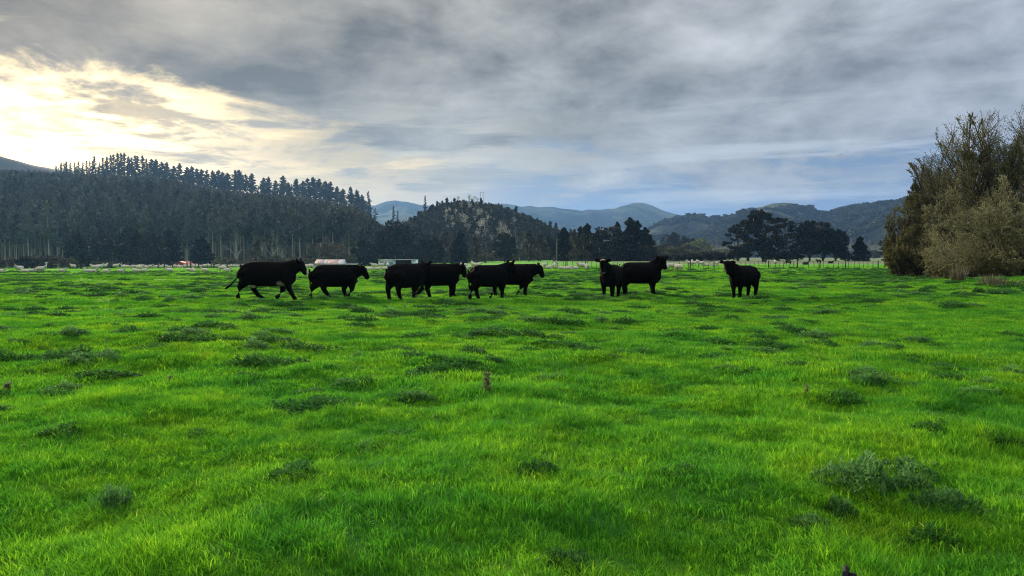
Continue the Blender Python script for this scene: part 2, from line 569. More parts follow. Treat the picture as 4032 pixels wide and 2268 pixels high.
# ------------------------------------------------------------------ the ground: one sheet to the horizon
def build_ground():
    r = [0.25]
    while r[-1] < 14000:
        q = r[-1]
        r.append(q * (1.05 if q < 2 else 1.0125 if q < 45 else 1.022 if q < 420 else 1.08))
    r = np.array(r)
    a = np.concatenate([np.linspace(-52, 52, 361), np.linspace(52, 308, 72)[1:-1]])
    a = np.radians(a)
    rr, aa = np.meshgrid(r, a, indexing='ij')
    x, y = rr * np.sin(aa), rr * np.cos(aa)
    z = ground_z(x, y)
    nr, na = rr.shape
    V = np.stack([x, y, z], -1).reshape(-1, 3)
    V = np.concatenate([V, [[0, 0, float(ground_z(0, 0))]]])
    i, j = np.meshgrid(np.arange(nr - 1), np.arange(na), indexing='ij')
    j2 = (j + 1) % na
    F = np.stack([i * na + j, i * na + j2, (i + 1) * na + j2, (i + 1) * na + j], -1).reshape(-1, 4)[:, ::-1]
    jj = np.arange(na)
    F3 = np.stack([np.full(na, len(V) - 1), jj, (jj + 1) % na], 1)[:, ::-1]
    me = np_mesh('pasture', V, [F3, F], [M_ground], smooth=True)
    tag(obj('ground', me), kind='structure')


build_ground()


# ------------------------------------------------------------------ instancing for uncountable stuff
def scatter(name, pts, rot, scl, idx, sources, label):
    """one object of kind stuff: every point carries one of the source meshes"""
    me = bpy.data.meshes.new(name)
    n = len(pts)
    me.vertices.add(n)
    me.vertices.foreach_set('co', np.ascontiguousarray(pts, np.float32).ravel())
    for an, typ, val in (('rot', 'FLOAT_VECTOR', rot), ('scl', 'FLOAT_VECTOR', scl)):
        at = me.attributes.new(an, typ, 'POINT')
        at.data.foreach_set('vector', np.ascontiguousarray(val, np.float32).ravel())
    at = me.attributes.new('idx', 'INT', 'POINT')
    at.data.foreach_set('value', np.asarray(idx, np.int32))
    o = obj(name, me)
    tag(o, label, None, None, 'stuff')
    t = bpy.data.node_groups.new(name, 'GeometryNodeTree')
    t.interface.new_socket('Geometry', in_out='INPUT', socket_type='NodeSocketGeometry')
    t.interface.new_socket('Geometry', in_out='OUTPUT', socket_type='NodeSocketGeometry')
    gi, go = t.nodes.new('NodeGroupInput'), t.nodes.new('NodeGroupOutput')
    jn = t.nodes.new('GeometryNodeJoinGeometry')

    def attr(nm, typ):
        nd = t.nodes.new('GeometryNodeInputNamedAttribute')
        nd.data_type = typ
        nd.inputs['Name'].default_value = nm
        return nd.outputs['Attribute']
    ar, asc, ai = attr('rot', 'FLOAT_VECTOR'), attr('scl', 'FLOAT_VECTOR'), attr('idx', 'INT')
    e2r = t.nodes.new('FunctionNodeEulerToRotation')
    t.links.new(ar, e2r.inputs[0])
    for k, sm in enumerate(sources):
        so = bpy.data.objects.new(name + '_source', sm)
        oi = t.nodes.new('GeometryNodeObjectInfo')
        oi.inputs['Object'].default_value = so
        cp = t.nodes.new('FunctionNodeCompare')
        cp.data_type, cp.operation = 'INT', 'EQUAL'
        t.links.new(ai, cp.inputs['A_INT'] if 'A_INT' in cp.inputs else cp.inputs[2])
        cp.inputs[3].default_value = k
        ip = t.nodes.new('GeometryNodeInstanceOnPoints')
        t.links.new(gi.outputs[0], ip.inputs['Points'])
        t.links.new(oi.outputs['Geometry'], ip.inputs['Instance'])
        t.links.new(cp.outputs[0], ip.inputs['Selection'])
        t.links.new(e2r.outputs[0], ip.inputs['Rotation'])
        t.links.new(asc, ip.inputs['Scale'])
        t.links.new(ip.outputs[0], jn.inputs[0])
    t.links.new(jn.outputs[0], go.inputs[0])
    md = o.modifiers.new('scatter', 'NODES')
    md.node_group = t
    return o


def tuft(rng, n, radius, h, w, seg=2, lean=0.45, name='tuft', dark=1.0):
    """n blades leaning outward from a small patch"""
    ang = rng.uniform(0, 2 * math.pi, n)
    rad = radius * np.sqrt(rng.uniform(0, 1, n))
    bx, by = np.cos(ang) * rad, np.sin(ang) * rad
    la = ang + rng.normal(size=n) * 1.1
    H = h * rng.uniform(0.45, 1.25, n)
    L = H * lean * rng.uniform(0.2, 1.9, n)
    wd = w * rng.uniform(0.6, 1.3, n)
    fa = rng.uniform(0, 2 * math.pi, n)
    sx, sy = np.cos(fa) * wd / 2, np.sin(fa) * wd / 2
    V, F3, F4 = [], [], []
    ts = np.linspace(0, 1, seg + 1)
    for k, t in enumerate(ts):
        cx = bx + np.cos(la) * L * t ** 1.8
        cy_ = by + np.sin(la) * L * t ** 1.8
        cz = H * (t - 0.22 * t ** 3 * lean) - 0.02 * (t == 0)
        if k < seg:
            q = (1 - 0.35 * t)
            V.append(np.stack([cx - sx * q, cy_ - sy * q, cz], 1))
            V.append(np.stack([cx + sx * q, cy_ + sy * q, cz], 1))
        else:
            V.append(np.stack([cx, cy_, cz], 1))
    V = np.stack(V, 1)                                  # n, 2*seg+1, 3
    m = V.shape[1]
    base = np.arange(n)[:, None] * m
    for k in range(seg - 1):
        F4.append(base + np.array([[2 * k, 2 * k + 1, 2 * k + 3, 2 * k + 2]]))
    F3.append(base + np.array([[2 * seg - 2, 2 * seg - 1, 2 * seg]]))
    tint = rng.uniform(0, 0.9, n) * dark
    if w < 0.008:
        tint[rng.uniform(size=n) < 0.015] = 1.0
    faces = [np.concatenate(F3)] + ([np.concatenate(F4)] if F4 else [])
    return np_mesh(name, V.reshape(-1, 3), faces, [M_grass], np.repeat(tint, m))


def build_grass():
    rng = np.random.default_rng(5)
    src, P, S, I = [], [], [], []
    lod = [  # near, far, tufts per m2, variants(blades, radius, height, width)
        (1.2, 8.5, 230, [(58, 0.10, 0.050, 0.0056), (52, 0.11, 0.040, 0.0060), (64, 0.085, 0.064, 0.0052)], 2),
        (7.5, 20.0, 84, [(56, 0.17, 0.050, 0.0100), (52, 0.20, 0.042, 0.0115), (60, 0.15, 0.064, 0.0095)], 2),
        (18.0, 46.0, 20, [(68, 0.30, 0.052, 0.020), (60, 0.33, 0.044, 0.023)], 1),
        (42.0, 125.0, 1.5, [(110, 0.9, 0.052, 0.040), (100, 1.0, 0.045, 0.045)], 1)]
    for a, b, den, var, seg in lod:
        k0 = len(src)
        src += [tuft(rng, *v, seg=seg, lean=0.55, name='grass_tuft') for v in var]
        um = 0.82
        mg = 5.0                                                   # the turf goes on past the edges of the view
        a0 = 0.15 if a < 2 else a
        area = um * (b * b - a0 * a0) + 2 * mg * (b - a0)
        n = int(den * area)
        y = rng.uniform(a0, b, 3 * n)
        y = y[rng.uniform(size=3 * n) < (um * y + mg) / (um * b + mg)][:n]
        r = y
        x = rng.uniform(-1, 1, len(y)) * (um * y + mg)
        keep = rng.uniform(size=len(y)) < (np.clip((r - a) / (0.13 * a) + 0.45, 0, 1) if a > 2 else 1.0) * np.clip((b - r) / (0.12 * b) + 0.25, 0, 1)
        x, y = x[keep], y[keep]
        z = ground_z(x, y)
        c1 = vnoise(x * 1.15 + 31, y * 1.15, 21)
        c2 = vnoise(x * 2.9, y * 2.9 + 13, 22)
        h = np.clip(0.92 + 1.5 * c1 + 1.0 * c2, 0.8, 2.3) * rng.uniform(0.8, 1.2, len(x))
        P.append(np.stack([x, y, z], 1))
        S.append(np.stack([np.ones_like(h) * rng.uniform(0.9, 1.15, len(h)), np.ones_like(h), h], 1))
        I.append(k0 + rng.integers(0, len(var), len(x)))
    # rank tussocks of darker, longer grass between the grazed turf
    k0 = len(src)
    src += [tuft(rng, 170, 0.17, 0.100, 0.0065, 3, 0.6, 'tussock', 0.38), tuft(rng, 140, 0.22, 0.085, 0.0075, 3, 0.65, 'tussock', 0.4), tuft(rng, 110, 0.26, 0.13, 0.022, 2, 0.8, 'tussock', 0.38)]
    n = 26000
    r = np.sqrt(rng.uniform(4.0 ** 2, 80 ** 2, n))
    r = np.where(rng.uniform(size=n) < 0.38, rng.uniform(4, 26, n), r)
    x, y = rng.uniform(-0.82, 0.82, n) * (r + 1.2), r
    keep = fbm(x / 1.7, y / 1.7, 55, 3) + 0.5 * fbm(x / 9, y / 9, 57, 2) + rng.normal(size=n) * 0.15 > 0.04
    x, y = x[keep], y[keep]
    z = ground_z(x, y) - 0.01
    h = rng.uniform(0.5, 1.15, len(x)) * (0.72 + 0.28 * sstep(y, 5, 11))
    P.append(np.stack([x, y, z], 1))
    S.append(np.stack([rng.uniform(0.45, 1.35, len(x)), rng.uniform(0.4, 0.9, len(x)), h], 1))
    I.append(np.where(y > 24, k0 + 2, k0 + rng.integers(0, 2, len(x))))
    P, S, I = np.concatenate(P), np.concatenate(S), np.concatenate(I)
    tilt = 0.14 * (1 - sstep(P[:, 1], 6, 20))
    rot = np.stack([rng.normal(size=len(P)) * tilt, rng.normal(size=len(P)) * tilt, rng.uniform(0, 6.283, len(P))], 1)
    scatter('grass', P, rot, S, I, src, 'short bright green pasture grass covering the whole paddock')
    print('grass tufts', len(P))


build_grass()


# ------------------------------------------------------------------ hills
class Hill:
    """a ridge seen across the paddock: its skyline as (pixel column, pixel row) pairs, foot at depth Y0, crest at Y1"""

    def __init__(s, name, prof, Y0, Y1, base, mat, seed, power=1.15, rough=0.05, nu=220, nt=60, back=1.7, umin=None, umax=None):
        s.prof = np.array(prof, float)
        s.Y0, s.Y1, s.base, s.seed, s.power, s.rough, s.back = Y0, Y1, base, seed, power, rough, back
        u0, u1 = (s.prof[0, 0] - 2016) / FPX, (s.prof[-1, 0] - 2016) / FPX
        us = np.linspace(u0, u1, nu)
        ts = np.linspace(0, back, nt)
        U, T = np.meshgrid(us, ts, indexing='ij')
        Y = Y0 + (Y1 - Y0) * T
        Z = s.z(U, Y)
        V = np.stack([U * Y, Y, Z], -1).reshape(-1, 3)
        i, j = np.meshgrid(np.arange(nu - 1), np.arange(nt - 1), indexing='ij')
        F = np.stack([i * nt + j, (i + 1) * nt + j, (i + 1) * nt + j + 1, i * nt + j + 1], -1).reshape(-1, 4)
        tag(obj(name, np_mesh(name, V, [F], [mat], smooth=True)), kind='structure')

    def crest(s, U):
        py = np.interp(U * FPX + 2016, s.prof[:, 0], s.prof[:, 1])
        return EYE + (1010.0 - py) / FPX * s.Y1

    def z(s, U, Y):
        U = np.asarray(U, float)
        Y = np.asarray(Y, float)
        t = (Y - s.Y0) / (s.Y1 - s.Y0)
        H = s.crest(U) - s.base
        tc = np.clip(t, 0, 1)
        sh = tc ** s.power * (1.0 - 0.0 * tc)
        sh = np.where(t > 1, 1 - sstep(t, 1.0, s.back + 0.25), sh)
        L = (s.Y1 - s.Y0)
        n = fbm(U * s.Y1 / (0.22 * L) + 3, Y / (0.22 * L), s.seed, 4)
        w = sstep(t, 0.0, 0.25) * (1 - 0.75 * np.exp(-((t - 1) / 0.18) ** 2))
        return s.base + H * sh + n * w * np.abs(H) * s.rough * 4


def hill_mat(name, stops, scale, bump_d, seed):
    m, G = new_mat(name)
    P = G.v('ADD', G.n('ShaderNodeNewGeometry').outputs['Position'], (seed * 137.0, seed * 71.0, 0))
    a = G.noise(P, scale, 6, 0.62, 0.8)
    b = G.noise(P, scale * 5, 5, 0.65)
    f = G.m('ADD', G.m('MULTIPLY', a, 0.75), G.m('MULTIPLY', b, 0.25))
    out_surf(G, bsdf(G, G.ramp(f, stops), 0.95, 0.05, b, 0.0, bump_d))
    return m


MH_forest = hill_mat('forest_floor', [(0.35, (0.020, 0.026, 0.018)), (0.65, (0.045, 0.045, 0.028))], 0.02, 1.0, 1)
MH_open = hill_mat('open_hill', [(0.35, (0.022, 0.024, 0.012)), (0.65, (0.050, 0.043, 0.020))], 0.02, 1.0, 2)
MH_scrub = hill_mat('scrub_hill', [(0.35, (0.022, 0.030, 0.022)), (0.7, (0.055, 0.055, 0.035))], 0.03, 1.0, 3)
MH_green = hill_mat('bush_and_pasture_hill', [(0.40, (0.006, 0.011, 0.012)), (0.50, (0.018, 0.026, 0.020)), (0.56, (0.060, 0.075, 0.036)), (0.72, (0.09, 0.085, 0.05))], 0.0055, 6.0, 4)
MH_far = hill_mat('far_hill_cover', [(0.42, (0.004, 0.008, 0.010)), (0.50, (0.014, 0.022, 0.018)), (0.56, (0.055, 0.072, 0.036)), (0.72, (0.085, 0.085, 0.05))], 0.0018, 8.0, 5)

H_far = Hill('far_hills', [(1200, 850), (1350, 826), (1480, 808), (1520, 797), (1560, 789), (1600, 790), (1650, 800), (1740, 803), (1790, 784), (1830, 782), (1900, 800),
                           (2050, 813), (2090, 808), (2130, 813), (2180, 809), (2230, 815), (2290, 824), (2320, 819), (2360, 823), (2420, 822), (2455, 811), (2490, 803), (2530, 804),
                           (2570, 815), (2620, 832), (2740, 856), (2900, 880), (3100, 910), (3400, 960)], 2300, 3600, -4, MH_far, 31, 1.2, 0.10, 260, 110)
H_right = Hill('bush_hills', [(2400, 1012), (2520, 930), (2600, 893), (2680, 871), (2740, 857), (2790, 855), (2840, 841), (2900, 822), (2940, 812), (3000, 809), (3040, 798), (3080, 803),
                              (3130, 812), (3190, 826), (3220, 841), (3250, 846), (3290, 828), (3340, 815), (3450, 811), (3530, 812), (3600, 800), (3750, 780), (3900, 790), (4200, 800),
                              (4700, 840), (5200, 900)], 900, 1700, -4, MH_green, 41, 1.1, 0.12, 300, 110)
H_left = Hill('open_hillside', [(-900, 520), (-500, 560), (-200, 575), (0, 610), (90, 634), (150, 652), (240, 672), (380, 700), (600, 780), (900, 900)], 700, 1250, -4, MH_open, 51, 1.0, 0.03, 120, 40)
H_forest = Hill('forest_hill', [(-900, 720), (-300, 690), (0, 678), (240, 690), (380, 694), (500, 701), (620, 706), (740, 729), (860, 752), (983, 767), (1100, 778), (1206, 789),
                                (1300, 803), (1413, 822), (1450, 852), (1500, 893), (1600, 905), (1700, 935), (1850, 1006), (1950, 1012)], 365, 860, -4, MH_forest, 61, 1.0, 0.03, 240, 60)
H_scrub = Hill('scrub_hill', [(a_, b_ + 13 * (b_ < 930)) for a_, b_ in [(1440, 1012), (1500, 960), (1560, 905), (1640, 850), (1700, 815), (1780, 797), (1850, 795), (1900, 799), (1960, 808), (2050, 836), (2100, 858), (2170, 895),
                              (2230, 925), (2300, 960), (2400, 1000), (2450, 1012)]], 330, 560, -3, MH_scrub, 71, 0.9, 0.05, 160, 50)


# ------------------------------------------------------------------ tree builders (each returns trunk mesh, crown mesh, unit: metres)
def pine_tree(seed, H=25.0, bare=0.45, spread=3.2, conical=0.5, density=1.0, mat=None, bark=None, size=0.75):
    rng = np.random.default_rng(seed)
    tr, cr = MB(), MB()
    lean = rng.normal(size=2) * 0.012 * H
    zz = np.linspace(-1.5, H * 0.985, 8)
    tt = np.clip(zz / H, 0, 1)
    cx, cyv = lean[0] * tt ** 1.5, lean[1] * tt ** 1.5
    tr.tube(np.stack([cx, cyv, zz], 1), 0.30 * (1 - tt) + 0.04, 6)
    nb = int(46 * density)
    P, S, T, Dr = [], [], [], []
    for i in range(nb):
        f = bare + (0.985 - bare) * (i + rng.uniform(0, 1)) / nb
        z = f * H
        g_ = (f - bare) / (1 - bare)
        prof = (1 - g_) ** conical * (0.35 + 0.65 * min(1, g_ / 0.22))
        L = spread * prof * rng.uniform(0.5, 1.25) + 0.35
        a = rng.uniform(0, 6.283)
        rise = rng.uniform(-0.05, 0.35) + 0.35 * g_
        b0 = np.array([lean[0] * f ** 1.5, lean[1] * f ** 1.5, z])
        d = np.array([math.cos(a), math.sin(a), rise])
        b1 = b0 + d * L
        tr.tube([b0, b0 + d * L * 0.5 + (0, 0, -0.05 * L), b1], [0.06, 0.045, 0.02], 3, cap=False)
        k = max(2, int(L * 2.2))
        for q in range(k):
            s = 0.3 + 0.75 * (q + rng.uniform()) / k
            c = b0 + d * L * s
            m = int(7 * density) + 2
            P.append(c + rng.normal(size=(m, 3)) * np.array((0.42, 0.42, 0.26)) * (0.5 + 0.12 * L))
            T.append(np.full(m, np.clip(rng.normal(0.5, 0.22), 0, 1)))
            Dr.append(np.tile(d * 0.6 + (0, 0, 0.5), (m, 1)))
    m = 14
    P.append(np.array([lean[0], lean[1], H]) + rng.normal(size=(m, 3)) * (0.12, 0.12, 0.5))
    T.append(np.full(m, 0.6))
    Dr.append(np.tile((0, 0, 1.0), (m, 1)))
    P, T, Dr = np.concatenate(P), np.concatenate(T), np.concatenate(Dr)
    cr.add(*kites(rng, P, size * 0.62, 2.3, tint=T, dirs=Dr)[:2], np.repeat(T, 4))
    return tr.mesh('trunk', [bark or M_bark], tint=False), cr.mesh('crown', [mat or M_pine])


def clump_tree(seed, H, W, base=0.15, nclump=40, clr=0.16, per=90, leaf=0.5, mat=None, bark=None, shape='round', flat=0.7, limbs=True, trunk_r=0.35, shell=0.55):
    """a crown of many leaf clumps carried on limbs; shape: round, cone, layered, dome"""
    rng = np.random.default_rng(seed)
    tr, cr = MB(), MB()
    zz = np.linspace(-1.0, H * 0.72, 6)
    wob = np.cumsum(rng.normal(size=(6, 2)) * 0.02 * H, 0) * np.linspace(0, 1, 6)[:, None]
    tr.tube(np.column_stack([wob, zz]), trunk_r * (1.15 - np.linspace(0, 1, 6)), 7)
    V = []
    for i in range(nclump):
        a = rng.uniform(0, 6.283)
        if shape == 'cone':
            f = base + (0.93 - base) * rng.uniform(0, 1) ** 0.9
            rr = (1 - (f - base) / (1 - base)) ** 0.75 * W / 2 * rng.uniform(shell, 1.0)
        elif shape == 'layered':
            f = base + (1 - base) * rng.uniform(0, 1)
            rr = W / 2 * (0.55 + 0.45 * math.sin(math.pi * min(1, (f - base) / (1 - base) * 0.9 + 0.1))) * rng.uniform(0.25, 1.0)
        else:
            th = math.acos(rng.uniform(-0.75, 1))
            q = rng.uniform(shell, 1.0)
            f = base + (1 - base) * (0.5 + 0.5 * math.cos(th) * q)
            rr = W / 2 * math.sin(th) * q
        c = np.array([math.cos(a) * rr, math.sin(a) * rr, f * H])
        R_ = clr * W * rng.uniform(0.65, 1.35)
        if shape == 'cone':
            R_ *= 0.45 + 0.75 * (1 - f)
        c[2] = min(c[2], H - R_ * flat * 0.7)
        if shape == 'cone' and i < 7:
            f = 0.66 + 0.34 * i / 6
            c = np.array([0, 0, f * H - 0.02 * H])
            R_ = clr * W * (1.15 * (1 - f) ** 0.8 + 0.13)
        if limbs and (i % 2 == 0):
            s0 = max(0.08, f - 0.28 - 0.15 * rng.uniform())
            k = int(np.clip(s0 / 0.72 * 5, 0, 5))
            b0 = np.array([wob[k, 0], wob[k, 1], s0 * H])
            mid = (b0 + c) / 2 + rng.normal(size=3) * 0.05 * W - np.array((0, 0, 0.03 * H))
            tr.tube([b0, mid, c], [trunk_r * 0.42, trunk_r * 0.25, trunk_r * 0.1], 4, cap=False)
        n = int(per * rng.uniform(0.7, 1.3))
        d = rng.normal(size=(n, 3))
        d /= np.linalg.norm(d, axis=1)[:, None]
        P = c + d * (R_ * rng.uniform(0.35, 1.0, n) ** 0.6)[:, None] * np.array((1, 1, flat))
        ti = np.clip(rng.normal(0.45, 0.2) + rng.normal(size=n) * 0.12, 0, 1)
        dr = d * 0.8 + np.array((0, 0, 0.35))
        v, f_, t_ = kites(rng, P, leaf, 1.7, tint=ti, dirs=dr)
        cr.add(v, f_, t_)
    return tr.mesh('trunk', [bark or M_bark], tint=False), cr.mesh('crown', [mat or M_bush])


def bare_tree(seed, H, W, mat=None, levels=4, bark=None, leaves=0, leaf=0.2, leafmat=None, up=0.55):
    """a leafless branching tree; crown = the fine twigs (with a few leaves)"""
    rng = np.random.default_rng(seed)
    tr, cr = MB(), MB()
    tips = []

    def grow(p, d, L, r, lev):
        q = p + d * L * 0.5 + rng.normal(size=3) * L * 0.06
        e = p + d * L + rng.normal(size=3) * L * 0.08
        (tr if lev < 2 else cr).tube([p, q, e], [r, r * 0.8, r * 0.6], 5 if lev < 2 else 3, tint=rng.uniform(), cap=False)
        if lev >= levels:
            tips.append(e)
            return
        for k in range(3 if lev < 2 else 4):
            nd = d + rng.normal(size=3) * 0.55 + np.array((0, 0, up * 0.4))
            nd[:2] *= W / H * 1.6
            nd /= np.linalg.norm(nd)
            s = p + (e - p) * rng.uniform(0.45, 1.0)
            grow(s, nd, L * rng.uniform(0.55, 0.85), r * 0.55, lev + 1)
    grow(np.array((0, 0, -0.5)), np.array((0, 0, 1.0)), H * 0.36, 0.017 * H, 0)
    if leaves:
        tp = np.array(tips)
        P = np.repeat(tp, leaves, 0) + rng.normal(size=(len(tp) * leaves, 3)) * 0.035 * H
        v, f, t = kites(rng, P, leaf, 1.8, tint=rng.uniform(size=len(P)))
        cr.add(v, f, t, 1)
    k = [mat or M_twig] + ([leafmat] if leaves else [])
    return tr.mesh('trunk', [bark or M_palebark], tint=False), cr.mesh('crown', k)


def plant(name, meshes, loc, rz, sc, label, cat='tree', group=None, parts=('trunk', 'crown')):
    o = thing(name, label, cat, loc, rz, group, sc)
    for pn, me in zip(parts, meshes):
        obj(pn, me, o)
    return o


ORD = 'first second third fourth fifth sixth seventh eighth ninth tenth eleventh twelfth thirteenth fourteenth fifteenth sixteenth seventeenth eighteenth nineteenth'.split()
for tn, td in (('twenty', 'twentieth'), ('thirty', 'thirtieth'), ('forty', 'fortieth'), ('fifty', 'fiftieth'), ('sixty', 'sixtieth')):
    ORD += [td] + [tn + '-' + q for q in ORD[:9]]

# ------------------------------------------------------------------ the pine plantation on the left hill
PINE_FOREST = [pine_tree(100 + k, 26, 0.46 + 0.04 * k, 3.2, 0.8, 0.8, M_pine_fore, M_palebark, 0.85) for k in range(5)]
PINE_SLIM = [pine_tree(130 + k, 26, 0.16, 2.7, 0.95, 1.1, M_pine, M_bark, 0.8) for k in range(4)]
PINE_BROAD = [pine_tree(150 + k, 24, 0.18, 4.0, 0.62, 1.35, M_pine, M_bark, 0.95) for k in range(5)]
PINE_OPEN = [pine_tree(170 + k, 24, 0.30, 3.8, 0.6, 0.55, M_pine, M_bark, 0.9) for k in range(3)]


def build_pines():
    rng = np.random.default_rng(77)
    # skyline rows: slim pines, then broad crowns; (pixel column, pixel row of the tip, kind)
    slim = [(252, 640), (272, 636), (287, 641), (305, 640), (320, 636), (336, 640), (352, 634), (365, 633), (384, 616), (400, 640), (414, 622), (430, 617), (446, 612), (457, 610), (474, 606),
            (487, 605), (500, 604), (514, 617), (527, 622), (540, 614), (552, 616), (570, 614), (584, 627)]
    broad = [(603, 628), (622, 629), (645, 640), (662, 640), (690, 655), (716, 645), (742, 660), (762, 657), (784, 666), (800, 668), (822, 670), (845, 672), (866, 672), (884, 680), (905, 683), (930, 672),
             (950, 672), (973, 688), (995, 685), (1045, 702), (1062, 698), (1088, 712), (1116, 694), (1140, 720), (1172, 706), (1196, 714), (1218, 705), (1240, 700), (1262, 706), (1286, 716), (1304, 718),
             (1330, 736), (1356, 745), (1384, 738), (1408, 748), (1428, 768)]
    lone = [(1452, 752), (1566, 832), (1550, 815), (1675, 775)]
    n = 0
    for row, var, nm, txt in ((slim, PINE_SLIM, 'skyline_pine', 'slim pointed pine on the forest ridge against the glow, {} in from the open hillside'),
                              (broad, PINE_BROAD, 'ridge_pine', 'broad ragged pine on the descending forest ridge, {} in from where the slim pines end')):
        for i, (px, py) in enumerate(row):
            u = (px - 2016) / FPX
            Y = H_forest.Y1 + rng.uniform(-6, 10)
            z = float(H_forest.z(u, H_forest.Y1)) - 0.5
            h = zat(py, Y) - z
            k = int(rng.integers(0, len(var)))
            base_h = 26 if var is PINE_SLIM else 24
            s = h / base_h
            w = s * rng.uniform(0.95, 1.25) * (1.45 if var is PINE_SLIM else 1.2)
            w = max(w, 0.85) if var is PINE_SLIM else w
            plant(nm, var[k], (u * Y, Y, z), rng.uniform(0, 6.28), (w, w, s), txt.format(ORD[i]), 'pine tree', 'pines along the forest ridge')
            n += 1
    # shorter trees filling in just under the crest, so the canopy line is ragged
    back = []
    for px in np.arange(236, 1480, 5.5):
        q = px + rng.normal() * 5
        u = (q - 2016) / FPX
        crest = float(np.interp(q, H_forest.prof[:, 0], H_forest.prof[:, 1]))
        top = float(np.interp(q, [p[0] for p in slim + broad], [p[1] for p in slim + broad]))
        Y = H_forest.Y1 - rng.uniform(8, 60)
        z = float(H_forest.z(u, Y)) - 0.5
        f = rng.uniform(-0.05, 0.42) if rng.uniform() < 0.55 else rng.uniform(0.42, 0.92)
        tip = crest + (top - crest) * f
        h = max(9.0, zat(tip, Y) - z)
        back.append((u * Y, Y, z, h / 25.0))
    for i, (x_, y_, z_, s_) in enumerate(back):
        k = (PINE_SLIM if x_ / y_ * FPX + 2016 < 590 else PINE_OPEN + PINE_BROAD)[int(rng.integers(0, 4))]
        plant('understorey_pine', k, (x_, y_, z_), rng.uniform(0, 6.28), (s_ * 1.35, s_ * 1.35, s_), 'shorter filler pine on the ridge, %s' % (
            ('%s of those before the slim pines' if x_ / y_ * FPX + 2016 < 590 else '%s of those before the near broad pines' if x_ / y_ * FPX + 2016 < 880 else '%s of those before the middle broad pines' if x_ / y_ * FPX + 2016 < 1180 else '%s of those before the last broad pines')
            % ORD[sum(1 for b_ in back[:i] if [590, 880, 1180, 9999].index(next(t for t in (590, 880, 1180, 9999) if b_[0] / b_[1] * FPX + 2016 < t)) == [590, 880, 1180, 9999].index(next(t for t in (590, 880, 1180, 9999) if x_ / y_ * FPX + 2016 < t)))]), 'pine tree', 'shorter pines along the forest ridge')
    for (px, py), lb in zip(lone, ('lone thin ragged pine standing past the low end of the forest ridge', 'dark spruce in the dip between the forest ridge and the scrub hill', 'smaller spruce beside the dark one in the ridge dip',
                                   'pointed spruce on the near shoulder of the scrub hill')):
        u = (px - 2016) / FPX
        H = H_scrub if px > 1600 else H_forest
        Y = H.Y1 - 5
        z = float(H.z(u, Y)) - 0.5
        s = (zat(py, Y) - z) / 25
        k = (PINE_OPEN[0] if px < 1500 else PINE_SLIM[int(rng.integers(0, 4))])
        plant('lone_pine', k, (u * Y, Y, z), rng.uniform(0, 6.28), (s * 1.0, s * 1.0, s), lb, 'pine tree')
    # the slope behind: nearest trees as things, the rest as one mass
    pts = []
    for Y in np.arange(352, 850, 5.2):
        us = np.arange(-1.05, -0.135, 5.4 / Y)
        us = us + rng.normal(size=len(us)) * 1.8 / Y
        pts.append(np.stack([us, np.full(len(us), Y) + rng.normal(size=len(us)) * 2.0], 1))
    pts = np.concatenate(pts)
    px = pts[:, 0] * FPX + 2016
    z = np.where(pts[:, 1] > H_forest.Y0, H_forest.z(pts[:, 0], pts[:, 1]), -4)
    ok = (px < 1520 - 0.0 * z) & (rng.uniform(size=len(px)) < 0.93)
    # leave the crest a little bare so the sky shows between its trunks
    ok &= pts[:, 1] < H_forest.Y1 - 70
    pts, z, px = pts[ok], z[ok], px[ok]
    hs = np.clip(rng.normal(1.0, 0.13, len(pts)), 0.7, 1.3)
    hs *= np.where(pts[:, 1] > 640, 0.8, 1.0)
    # never let slope trees poke above the crest line between the ridge pines
    crest_py = np.interp(px, H_forest.prof[:, 0], H_forest.prof[:, 1])
    zmax = EYE + (1010 - crest_py + rng.uniform(-10, 14, len(px))) / FPX * pts[:, 1]
    hs = np.minimum(hs, (zmax - z) / 26.5)
    good = hs > 0.3
    pts, z, px, hs = pts[good], z[good], px[good], hs[good]
    order = np.argsort(pts[:, 1])
    vis = [i for i in order if -60 < px[i] < 1530][:230]
    front = set(vis)
    zones = [(-200, 60, 'above the hedge\'s outer end'), (60, 150, 'above the hedge\'s middle'), (150, 250, 'above the hedge\'s inner end'), (250, 340, 'behind the big round dark tree'), (340, 440, 'behind the narrow dark tree'), (440, 520, 'behind the largest dark tree'),
             (520, 600, 'over the largest dark tree'), (600, 680, 'above the red shed'), (680, 760, 'just past the red shed'), (760, 840, 'behind the green conical tree'), (840, 910, 'behind the walking file of sheep'), (910, 980, 'behind the first bare tree'),
             (980, 1050, 'behind the hazy conical tree'), (1050, 1130, 'behind the second bare tree'), (1130, 1210, 'above the largest cow\'s head'), (1210, 1290, 'behind the grey shed'), (1290, 1370, 'above the second cow\'s back'), (1370, 1450, 'between the two sheds'), (1450, 1600, 'above the blue-white shed')]
    cnt = {}
    for i in sorted(vis, key=lambda q: px[q]):
        k = int(rng.integers(0, 5))
        zt = next((t for a_, b_, t in zones if a_ <= px[i] < b_), zones[-1][2])
        cnt[zt] = cnt.get(zt, 0) + 1
        lab = '%s at the forest foot, %s of those %s' % ('short forest pine' if hs[i] < 0.88 else 'tall forest pine' if hs[i] > 1.08 else 'forest pine', ORD[cnt[zt] - 1], zt)
        plant('forest_pine', PINE_FOREST[k], (pts[i, 0] * pts[i, 1], pts[i, 1], z[i] - 0.6), rng.uniform(0, 6.28), (hs[i] * rng.uniform(0.9, 1.2), hs[i] * rng.uniform(0.9, 1.2), hs[i]), lab, 'pine tree', 'pines at the foot of the forest hill')
    rest = np.array([i for i in range(len(pts)) if i not in front])
    src = []
